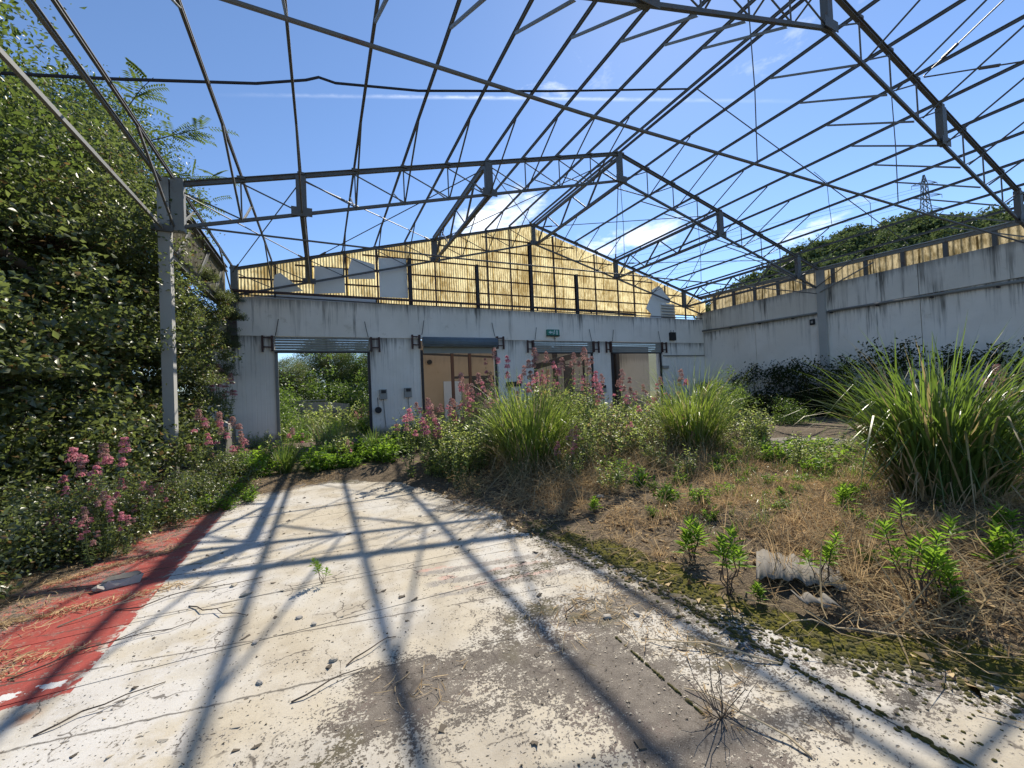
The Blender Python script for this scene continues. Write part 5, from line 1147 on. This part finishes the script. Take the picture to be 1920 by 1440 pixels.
f4 = lambda x, y: np.exp(-((x - 1.65) / .35) ** 2 - ((y - 2.5) / .28) ** 2) + 0.7 * np.exp(-((x - 2.0) / .22) ** 2 - ((y - 2.2) / .7) ** 2) + 0.5 * np.exp(-((x - 0.42) / .25) ** 2 - ((y - 2.3) / .15) ** 2) + 0.6 * np.exp(-((x - 1.9) / .3) ** 2 - ((y - 5.2) / 1.0) ** 2)
V4, F4 = straw_field(2600, (0.2, 2.5, 1.0, 6.5), 0.10, 0.025, 8, 0.005, f4)
S = Soup(); S.add(V4, F4)
for i in range(9000):
    x, y = RNG.uniform(1.6, 8.2), RNG.uniform(0.3, 7.6)
    if right_d(x, y) < 0.05 or wav(np.array(x), np.array(y), 2.0, 8, 4) < -0.25: continue
    r = RNG.uniform(.008, .03); q = RNG.normal(size=(4, 3)) * np.array([r, r, r * .35]); S.add(q + np.array([x, y, ground_z(x, y) + 0.012]), [[0, 1, 2, 3]])
o = put('litter_flecks', S.mesh('litter_flecks', M['straw'])); tag(o, 'dead leaf scraps among the straw', 'litter', kind='stuff')
St = Soup(); St.add(V, F)
for a_, b_, n_ in (((-2.5, 4.45), (-1.15, 4.62), 420), ((-2.4, 4.0), (-1.5, 3.72), 200), ((-2.3, 5.3), (-1.4, 5.9), 350), ((-2.2, 3.75), (-1.75, 3.6), 200)):
    q = np.array(a_) + (np.array(b_) - np.array(a_)) * RNG.random((n_, 1)) ** 1.3 + RNG.normal(0, 0.045, (n_, 2)); aa = RNG.uniform(0, 6.28, n_); ll = RNG.uniform(.02, .09, n_)
    t3 = np.linspace(-.5, .5, 3); Pq = np.stack([q[:, :1] + np.cos(aa)[:, None] * ll[:, None] * t3, q[:, 1:] + np.sin(aa)[:, None] * ll[:, None] * t3, 0.004 + RNG.uniform(0, .025, (n_, 1)) + 0 * t3[None]], -1)
    Vq, Fq = strips(Pq, np.full((n_, 3), .006), unit(np.stack([-np.sin(aa), np.cos(aa), RNG.normal(0, .7, n_)], -1))); St.add(Vq, Fq)
V, F = np.concatenate(St.V), np.concatenate(St.F[4])
o = put('leaf_litter', mesh_np('leaf_litter', V, [F], M['straw'])); tag(o, 'brown litter along the edge of the red floor', 'litter', kind='stuff')
# fine upright dry tufts
rng = np.random.default_rng(33); S = Soup()
for i in range(420):
    x, y = rng.uniform(2.6, 8.0), rng.uniform(1.2, 7.4)
    if right_d(x, y) < 0.5 or rng.random() > f1(x, y): continue
    V, F = blades(rng, 22, 0.10, 0.34, 0.05, 0.2, 1.1, 0.0045, 5); S.add(V + np.array(G(x, y)), F)
for i in range(150):
    x, y = rng.uniform(3.0, 8.5), rng.uniform(1.6, 7.4)
    if right_d(x, y) < 0.7 or wav(np.array(x), np.array(y), 1.3, 8, 7) < 0: continue
    V, F = blades(rng, 14, 0.25, 0.62, 0.07, 0.1, 0.9, 0.0045, 5); S.add(V + np.array(G(x, y)), F)
o = put('dry_tufts', S.mesh('dry_tufts', M['straw'])); tag(o, 'fine reddish-brown dry grass standing in the straw', 'dry grass', kind='stuff')
S = Soup()
for i in range(330):
    x, y = rng.uniform(6.2, 13.0), rng.uniform(1.5, 5.6)
    if rng.random() > green_f(np.array(x), np.array(y)) + .25: continue
    V, F = blades(rng, 26, 0.12, 0.38, 0.10, 0.2, 1.0, 0.007, 5); S.add(V + np.array(G(x, y)), F)
for i in range(240):
    x, y = rng.uniform(3.4, 8.2), rng.uniform(2.6, 5.6)
    if wav(np.array(x), np.array(y), 1.1, 8, 2) < 0.12: continue
   
    V, F = blades(rng, 18, 0.08, 0.25, 0.08, 0.2, 1.0, 0.006, 5); S.add(V + np.array(G(x, y)), F)
for i in range(90):
    x, y = rng.uniform(-2.0, 4.0), rng.uniform(17, 27)
    V, F = blades(rng, 30, 0.4, 1.2, 0.3, 0.2, 0.9, 0.018, 5); S.add(V + np.array((x, y, -0.1)), F)
o = put('short_grass', S.mesh('short_grass', M['blade'])); tag(o, 'short green grass on the ground towards the side wall and in the yard', 'grass', kind='stuff')
# moss cushions along the floor joints and the edge
rng = np.random.default_rng(44); S = Soup()
M['moss'] = mat_simple('moss', (0.075, 0.068, 0.016), 0.95, 0.5, 40, bump=0.9)
def cushion(x, y, rx, ry, h, ang):
    k = 9; a = np.arange(k) / k * 2 * np.pi; ca, sa = math.cos(ang), math.sin(ang); V = [[x, y, h]]
    for q, z in ((0.55, 0.8), (1.0, -0.02)):
        jit = rng.uniform(0.75, 1.2, k); ex, ey = np.cos(a) * rx * q * jit, np.sin(a) * ry * q * jit
        V += [[x + ex[i] * ca - ey[i] * sa, y + ex[i] * sa + ey[i] * ca, h * z if z > 0 else z] for i in range(k)]
    V = np.array(V); V[:, 2] += max(0.0, float(height(x, y)))
    F = [[0, 1 + i, 1 + (i + 1) % k] for i in range(k)]; S.add(V, F)
    F4 = [[1 + i, 1 + k + i, 1 + k + (i + 1) % k, 1 + (i + 1) % k] for i in range(k)]; S.F[4].append(np.array(F4) + S.n - len(V))
for i in range(90): y = rng.uniform(0.75, 2.3); cushion(2.33 + rng.normal(0, .012), y, rng.uniform(.010, .035), rng.uniform(.006, .018), rng.uniform(.005, .012), 1.57)
for i in range(40): y = rng.uniform(1.45, 2.15); cushion(1.62 + (y - 1.45) * .05, y, rng.uniform(.012, .035), rng.uniform(.006, .016), rng.uniform(.005, .012), 1.57)
for i in range(2200):
    y = rng.uniform(0.5, 4.4); x = float(np.interp(y, RIGHT_EDGE_Y, RIGHT_EDGE_X)) + rng.normal(0.24, 0.13); r = rng.uniform(.004, .022); cushion(x, y, r * 1.5, r, r * .42, rng.uniform(0, 3))
for i in range(160): x = rng.uniform(2.2, 3.0); y = rng.uniform(.7, 1.7); r = rng.uniform(.004, .014); cushion(x, y, r * 1.3, r, r * .4, rng.uniform(0, 3))
o = put('moss', S.mesh('moss', M['moss'], True)); tag(o, 'brown-green moss cushions in the floor joints and along the earth edge', 'moss', kind='stuff')

# ------------------------------------------------------------------ debris on the floor
def chip_mesh(seed, r, th):
    rng = np.random.default_rng(seed); k = rng.integers(5, 8); a = np.sort(rng.uniform(0, 2 * np.pi, k)); rr_ = r * rng.uniform(0.5, 1.1, k)
    top = [(math.cos(q) * e, math.sin(q) * e * 0.65, th + rng.uniform(0, th)) for q, e in zip(a, rr_)]; bot = [(x * 1.05, y * 1.05, 0) for x, y, z in top]
    mb = MB(); mb.add(bot + top, [tuple(range(k, 2 * k)), tuple(reversed(range(k)))] + [(i, (i + 1) % k, (i + 1) % k + k, i + k) for i in range(k)]); return mb
rr = random.Random(21)
flk = [chip_mesh(200 + i, 0.028, 0.0025).mesh('paint_flake', M['flake'] if i % 3 == 0 else M['flake_dark']) for i in range(10)]
n = 0
while n < 190:
    x, y = rr.uniform(-1.2, 2.4), rr.uniform(1.3, 7.6)
    if not (np.interp(y, LEFT_EDGE_Y, LEFT_EDGE_X) + .2 < x < red(x, y) - .05): continue
    o = put('paint_flake', flk[rr.randrange(10)], None, (x, y, 0.001), (rr.uniform(-.25, .25), rr.uniform(-.25, .25), rr.uniform(0, 6.28)), rr.choice((0.4, 0.5, 0.6, 0.8, 1.1, 1.6)))
    tag(o, 'small loose flake of paint or concrete on the bare floor', 'paint flake', 'loose flakes on the floor'); n += 1
rng = np.random.default_rng(9); S = Soup()
for i in range(2600):
    x, y = rng.uniform(-1.3, 2.6), rng.uniform(0.9, 8.0); r = rng.uniform(.002, .006); q = rng.normal(size=(4, 3)) * r; q[:, 2] = np.abs(q[:, 2]) * .7
    S.add(q + np.array([x, y, 0.001]), [[0, 1, 2], [0, 2, 3], [0, 3, 1], [1, 3, 2]])
o = put('grit', S.mesh('grit', M['flake_dark']))
S2 = Soup()
for i in range(2400):
    c = [(1.7, 2.4, .5, .5), (1.3, 1.5, .7, .5), (2.1, 1.9, .3, 1.0), (0.3, 2.4, .5, .3), (0.8, 4.5, 1.2, 2.2)][i % 5]; x, y = rng.normal(c[0], c[2]), rng.normal(c[1], c[3])
    if x > red(x, y) + .2 or x < -1.2: continue
    r = rng.uniform(.003, .011); a = np.sort(rng.uniform(0, 6.28, 4)); q = np.stack([np.cos(a) * r, np.sin(a) * r * .6, rng.uniform(0, .35, 4) * r], -1); S2.add(q + np.array([x, y, 0.002]), [[0, 1, 2, 3]])
o2 = put('paint_chips', S2.mesh('paint_chips', M['flake'])); tag(o2, 'tiny pale paint chips strewn over the worn part of the floor', 'paint chips', kind='stuff')
o = o; tag(o, 'fine grit and crumbs scattered over the floor', 'grit', kind='stuff')
def stone(loc, r, label, seed, mat='stone', sq=0.6):
    rng = np.random.default_rng(seed); V = unit(np.array([[i, j, k] for i in (-1, 0, 1) for j in (-1, 0, 1) for k in (-1, 0, 1) if (i, j, k) != (0, 0, 0)], float)); 
    import bmesh
    bm = bmesh.new()
    for v in V * r * np.array([1, 0.75, sq]) * rng.uniform(0.75, 1.15, (len(V), 1)): bm.verts.new(v)
    bmesh.ops.convex_hull(bm, input=bm.verts); me = bpy.data.meshes.new('stone'); bm.to_mesh(me); bm.free(); me.materials.append(M[mat])
    o = put('stone', me, None, (loc[0], loc[1], loc[2] + r * sq * 0.6), (0, 0, rng.uniform(0, 6))); return tag(o, label, 'stone', 'stones on the floor')
for i, (x, y, r, lb) in enumerate(((-0.37, 2.78, 0.035, 'dark pebble alone on the cream floor at the lower left'), (0.02, 2.79, 0.045, 'brown pebble on the floor near the peeled patch'), (-0.45, 3.25, .035, 'pebble in the cluster on the cream floor'), (-0.62, 4.10, .07, 'flat cream stone beside the red paint edge'), (-0.75, 4.35, .05, 'stone resting near the red paint edge'), (1.75, 2.35, .05, 'round pale stone among the debris in the middle'), (1.95, 2.28, .045, 'pale stone at the moss edge'), (3.4, 4.6, .09, 'pinkish stone half buried in the straw'), (-0.2, 3.45, .04, 'angular stone on the white floor left of the sprig'), (-0.1, 3.3, .035, 'dark stone below the sprig'))):
    stone(G(x, y), r * 0.72, lb, 300 + i, 'flake' if i % 3 == 1 else 'stone', 0.42)
# concrete lump on the red paint
cl = thing('concrete_lump', 'broken grey concrete lump with white top lying on the red floor', 'rubble', (-1.70, 4.93, 0), 0.25); cl.scale = (0.8, 0.8, 0.8)
def rough_block(nm, x0, x1, y0, y1, z0, z1, mat, seed, parent):
    import bmesh
    rng = np.random.default_rng(seed); bm = bmesh.new()
    for i in range(46):
        f = rng.integers(0, 6); q = np.array([rng.uniform(x0, x1), rng.uniform(y0, y1), rng.uniform(z0, z1)]); lim = [(0, x0), (0, x1), (1, y0), (1, y1), (2, z0), (2, z1)][f]; q[lim[0]] = lim[1] + rng.normal(0, .022); q[2] = max(q[2], z0); bm.verts.new(q)
    for sx in (x0, x1):
        for sy in (y0, y1):
            bm.verts.new((sx * .93, sy * .9, z0))
    bmesh.ops.convex_hull(bm, input=bm.verts); me = bpy.data.meshes.new(nm); bm.to_mesh(me); bm.free(); me.materials.append(mat); return put(nm, me, parent)
rough_block('body', -0.17, 0.17, -0.07, 0.07, 0.0, 0.085, M['stone'], 3, cl); rough_block('paint_crust', -0.13, 0.14, -0.05, 0.05, 0.07, 0.098, M['asbestos'], 4, cl); rough_block('broken_end', -0.21, -0.13, -0.05, 0.06, 0.0, 0.06, M['stone'], 5, cl)
# corrugated fibre cement fragment
fs = thing('corrugated_fragment', 'broken grey corrugated fibre-cement sheet half buried in straw', 'roof sheet', (3.22, 1.95, ground_z(3.22, 1.95) + 0.015), -0.98)
rng = np.random.default_rng(6)
def frag(nm, x0, x1, y0, y1, loc, rot):
    nx = int((x1 - x0) / 0.10 * 8); xs = np.linspace(x0, x1, nx + 1); zz = 0.014 * np.cos(xs / 0.10 * 2 * np.pi); jg = [np.cumsum(rng.normal(0, .012, nx + 1)) for _ in range(2)]
    rows = [np.stack([xs, y0 + jg[0], zz], -1), np.stack([xs, np.full(nx + 1, (y0 + y1) / 2), zz], -1), np.stack([xs, y1 + jg[1], zz], -1)]
    V = np.concatenate(rows + [r + np.array([0, 0, 0.008]) for r in rows]); n1 = nx + 1; i = np.arange(nx)
    q = lambda a, b: np.stack([i + a, i + 1 + a, i + 1 + b, i + b], -1)
    F = np.concatenate([q(n1, 0), q(2 * n1, n1), q(3 * n1, 4 * n1), q(4 * n1, 5 * n1), q(0, 3 * n1), q(5 * n1, 2 * n1)])
    put(nm, mesh_np(nm, V, [F], M['asbestos'], True), fs, loc, rot)
frag('sheet', -0.26, 0.28, -0.24, 0.28, (0, 0, 0.035), (0.03, 0.02, 0)); frag('broken_piece', -0.10, 0.14, -0.10, 0.07, (0.05, -0.36, 0.02), (-0.05, 0.05, 0.3))
# boards on the back floor
for i, (x, y, l, w, a, lb) in enumerate(((10.0, 6.9, 1.3, 0.22, 0.2, 'pale plank lying on the floor before the dark shrubs'), (11.3, 6.2, 1.0, 0.3, -0.3, 'flat brown board on the bare floor towards the side wall'), (2.0, 10.7, .7, .35, .1, 'pale slab fragment at the foot of the first pier'))):
    o = MB().box((-l / 2, -w / 2, 0.0), (l / 2, w / 2, 0.035)).put('loose_board', M['flake'], None, loc=(x, y, ground_z(x, y) + 0.02), rot=(0.02, 0.03, a)); tag(o, lb, 'board')
# twigs and stalks
def twig(x, y, ln, a, label, seed, mat='twig', r=0.005, arch=0.02):
    rg = np.random.default_rng(seed); m = 7; t = np.linspace(-.5, .5, m); w = np.cumsum(rg.normal(0, 0.05, m)) * ln
    X = x + math.cos(a) * t * ln - math.sin(a) * w; Y = y + math.sin(a) * t * ln + math.cos(a) * w; Z = np.maximum(0, height(X, Y)) + r + arch * (0.25 - t ** 2) * 4
    b = np.array([x, y, 0.0]); tt = MB().tube([tuple(p) for p in np.stack([X, Y, Z], -1) - b], r, 5, r * .5)
    if ln > .5: tt.tube([(X[3] - x, Y[3] - y, Z[3]), (X[4] - x + .05, Y[4] - y + .07, Z[4] + .02)], r * .6, 4, r * .3)
    return tag(tt.put('twig', M[mat], None, loc=(x, y, 0)), label, 'twig', 'twigs and dry stalks on the floor')
TW = [(-1.05, 4.45, 1.0, 0.15, 'dark twig lying across the red and white paint'), (-1.35, 3.75, 0.9, 0.35, 'thin twig across the red floor paint'), (-0.75, 3.95, 0.6, -0.5, 'curled thin vine on the white floor'), (0.25, 2.75, 0.35, 0.4, 'short black stick by the peeled patch'), (0.0, 2.55, 0.4, 0.2, 'thin black stick left of the peeled patch'), (1.65, 2.55, 0.35, 0.5, 'black stick in the debris in the middle'),
      (0.05, 1.62, 0.30, -0.8, 'forked twig at the bottom of the picture'), (-1.1, 2.95, .5, .3, 'twig at the lower left corner'), (-1.75, 5.3, 1.1, 0.25, 'dry root trailing along the red floor'), (1.9, 5.2, 0.5, 0.1, 'twig at the far edge of the straw')]
for i, (x, y, l, a, lb) in enumerate(TW): twig(x, y, l, a, lb, 400 + i)
for i, (x, y, l, a, lb) in enumerate(((2.0, 1.75, 0.75, 2.2, 'pale dry stalk lying over the dark floor in the middle'), (1.75, 1.35, 0.55, 1.9, 'second pale stalk beside the moss joint'), (2.85, 1.5, 0.7, 2.4, 'long pale stalk curling out of the straw'), (3.2, 1.3, 0.6, 2.6, 'pale stalk lying below the tallest fleabane'), (-1.55, 4.35, .6, .5, 'pale stalk on the red paint below the concrete lump'))):
    twig(x, y, l, a, lb, 450 + i, 'dry_stalk', 0.006, 0.03)
db = thing('dead_plant', 'dead leafless plant with thin upright twigs near the bottom', 'plant', (1.68, 1.40, 0)); rng = np.random.default_rng(77)
P = np.stack([curve_pts(np.array([0, 0, -0.01]), np.array([rng.normal(0, .12), rng.normal(0, .12), rng.uniform(.12, .30)]), rng, 5, 0.015) for _ in range(13)]); V, F = tubes(P, np.linspace(.003, .0012, 5)[None].repeat(13, 0)); put('twig', mesh_np('twig', V, [F], M['twig']), db); put('root_tuft', mesh_np('root_tuft', *(lambda q: (q[0], [q[1]]))(blades(rng, 60, .04, .12, .05, .6, 1.5, .004, 4)), M['straw']), db)

# ------------------------------------------------------------------ wood on the hill, pylon and wires
rng = np.random.default_rng(101); S = Soup()
n = 900; az = np.radians(rng.uniform(50, 92, n)); r = rng.uniform(200, 345, n); X, Y = r * np.sin(az), r * np.cos(az); Z = hill_z(X, Y)
for x, y, z in zip(X, Y, Z):
    h = rng.uniform(6, 13); w = h * rng.uniform(.34, .5); k = 16; c = shell_points(rng, k, (w, w, h * .5), .6, -.4) + np.array([x, y, z + h * .5]); V, F = leaf_cloud(rng, c, 18, w * .20, 1.3, 0.9, .9); S.add(V, F)
o = put('hill_wood', S.mesh('hill_wood', M['leaf_hill'])); tag(o, 'dense dark green wood covering the hill', 'wood', kind='stuff')
ht = make_tree(110, 13, (3.5, 3.5, 4.5), 60, 40, 1.0, .7, M['leaf_hill'], 'hill_tree', 'tall tree standing out on the ridge just left of the pylon', .3); d = 318; a = R_(69.6); ht.location = (d * math.sin(a), d * math.cos(a), float(hill_z(np.array(d * math.sin(a)), np.array(d * math.cos(a)))) - 1)
for az_, sc, lb in ((64.4, .8, 'tree standing out on the left shoulder of the hill'), (73.6, .9, 'tree standing out on the ridge right of the pylon')):
    a = R_(az_); copy_tree(ht, (d * math.sin(a), d * math.cos(a), float(hill_z(np.array(d * math.sin(a)), np.array(d * math.cos(a)))) - 1), az_, sc, lb)
def pylon():
    d = 372; a = R_(71.1); base = Vector((d * math.sin(a), d * math.cos(a), d * math.tan(R_(13.0)))); H = d * math.tan(R_(18.75)) + 1.6 - base.z
    t = thing('power_pylon', 'lattice power pylon on top of the wooded hill', 'pylon', base, -a + 0.5)
    legs = [(4.2, 0), (2.0, 0.45 * H), (1.35, 0.68 * H), (1.1, 0.86 * H), (0.25, H)]
    def wdt(z): return float(np.interp(z, [q[1] for q in legs], [q[0] for q in legs]))
    for sx in (-1, 1):
        for sy in (-1, 1):
            mb = MB()
            for (w0, z0), (w1, z1) in zip(legs[:-1], legs[1:]): mb.bar((sx * w0, sy * w0, z0), (sx * w1, sy * w1, z1), .32, .32)
            mb.put('leg', M['steel'], t)
    zs = np.linspace(0, H * .95, 12); br = MB()
    for z0, z1 in zip(zs[:-1], zs[1:]):
        w0, w1 = wdt(z0), wdt(z1)
        for s in (-1, 1):
            br.bar((-w0, s * w0, z0), (w1, s * w1, z1), .2, .2).bar((w0, s * w0, z0), (-w1, s * w1, z1), .2, .2).bar((s * w0, -w0, z0), (s * w1, w1, z1), .2, .2).bar((s * w0, w0, z0), (s * w1, -w1, z1), .2, .2)
    br.put('lattice', M['steel'], t)['kind'] = 'stuff'
    for z in (0.45, 0.66, 0.85):
        for s in (-1, 1):
            w = wdt(z * H); m = MB(); tip = (s * (8.5 if z < .8 else 6.5), 0, z * H + .3)
            for sy in (-1, 1): m.bar((s * w, sy * w, z * H), tip, .2, .2).bar((s * w, sy * w, z * H + 2.2), tip, .2, .2)
            ar = m.put('arm', M['steel'], t); MB().bar(tip, (tip[0], 0, tip[2] - 2.2), .16, .16).put('insulator', M['steel'], ar)
    return base, H
pb, pH = pylon()
k = 0
for z in (.45, .66, .85):
    for s in (-1, 1):
        k += 1; a0 = Vector((pb.x + 6 * s * .5, pb.y, pb.z + z * pH - 2)); ends = Vector((30 + 14 * s, 420, 62 + z * 60)); P = [a0.lerp(ends, q) - Vector((0, 0, 14 * (4 * q * (1 - q)))) for q in np.linspace(0, 1, 14)]
        o = MB().tube([p - a0 for p in P], .07, 4).put('power_line', M['cable'], None, loc=a0); tag(o, 'thin power line sagging from the pylon across the sky', 'power line', 'power lines from the pylon')
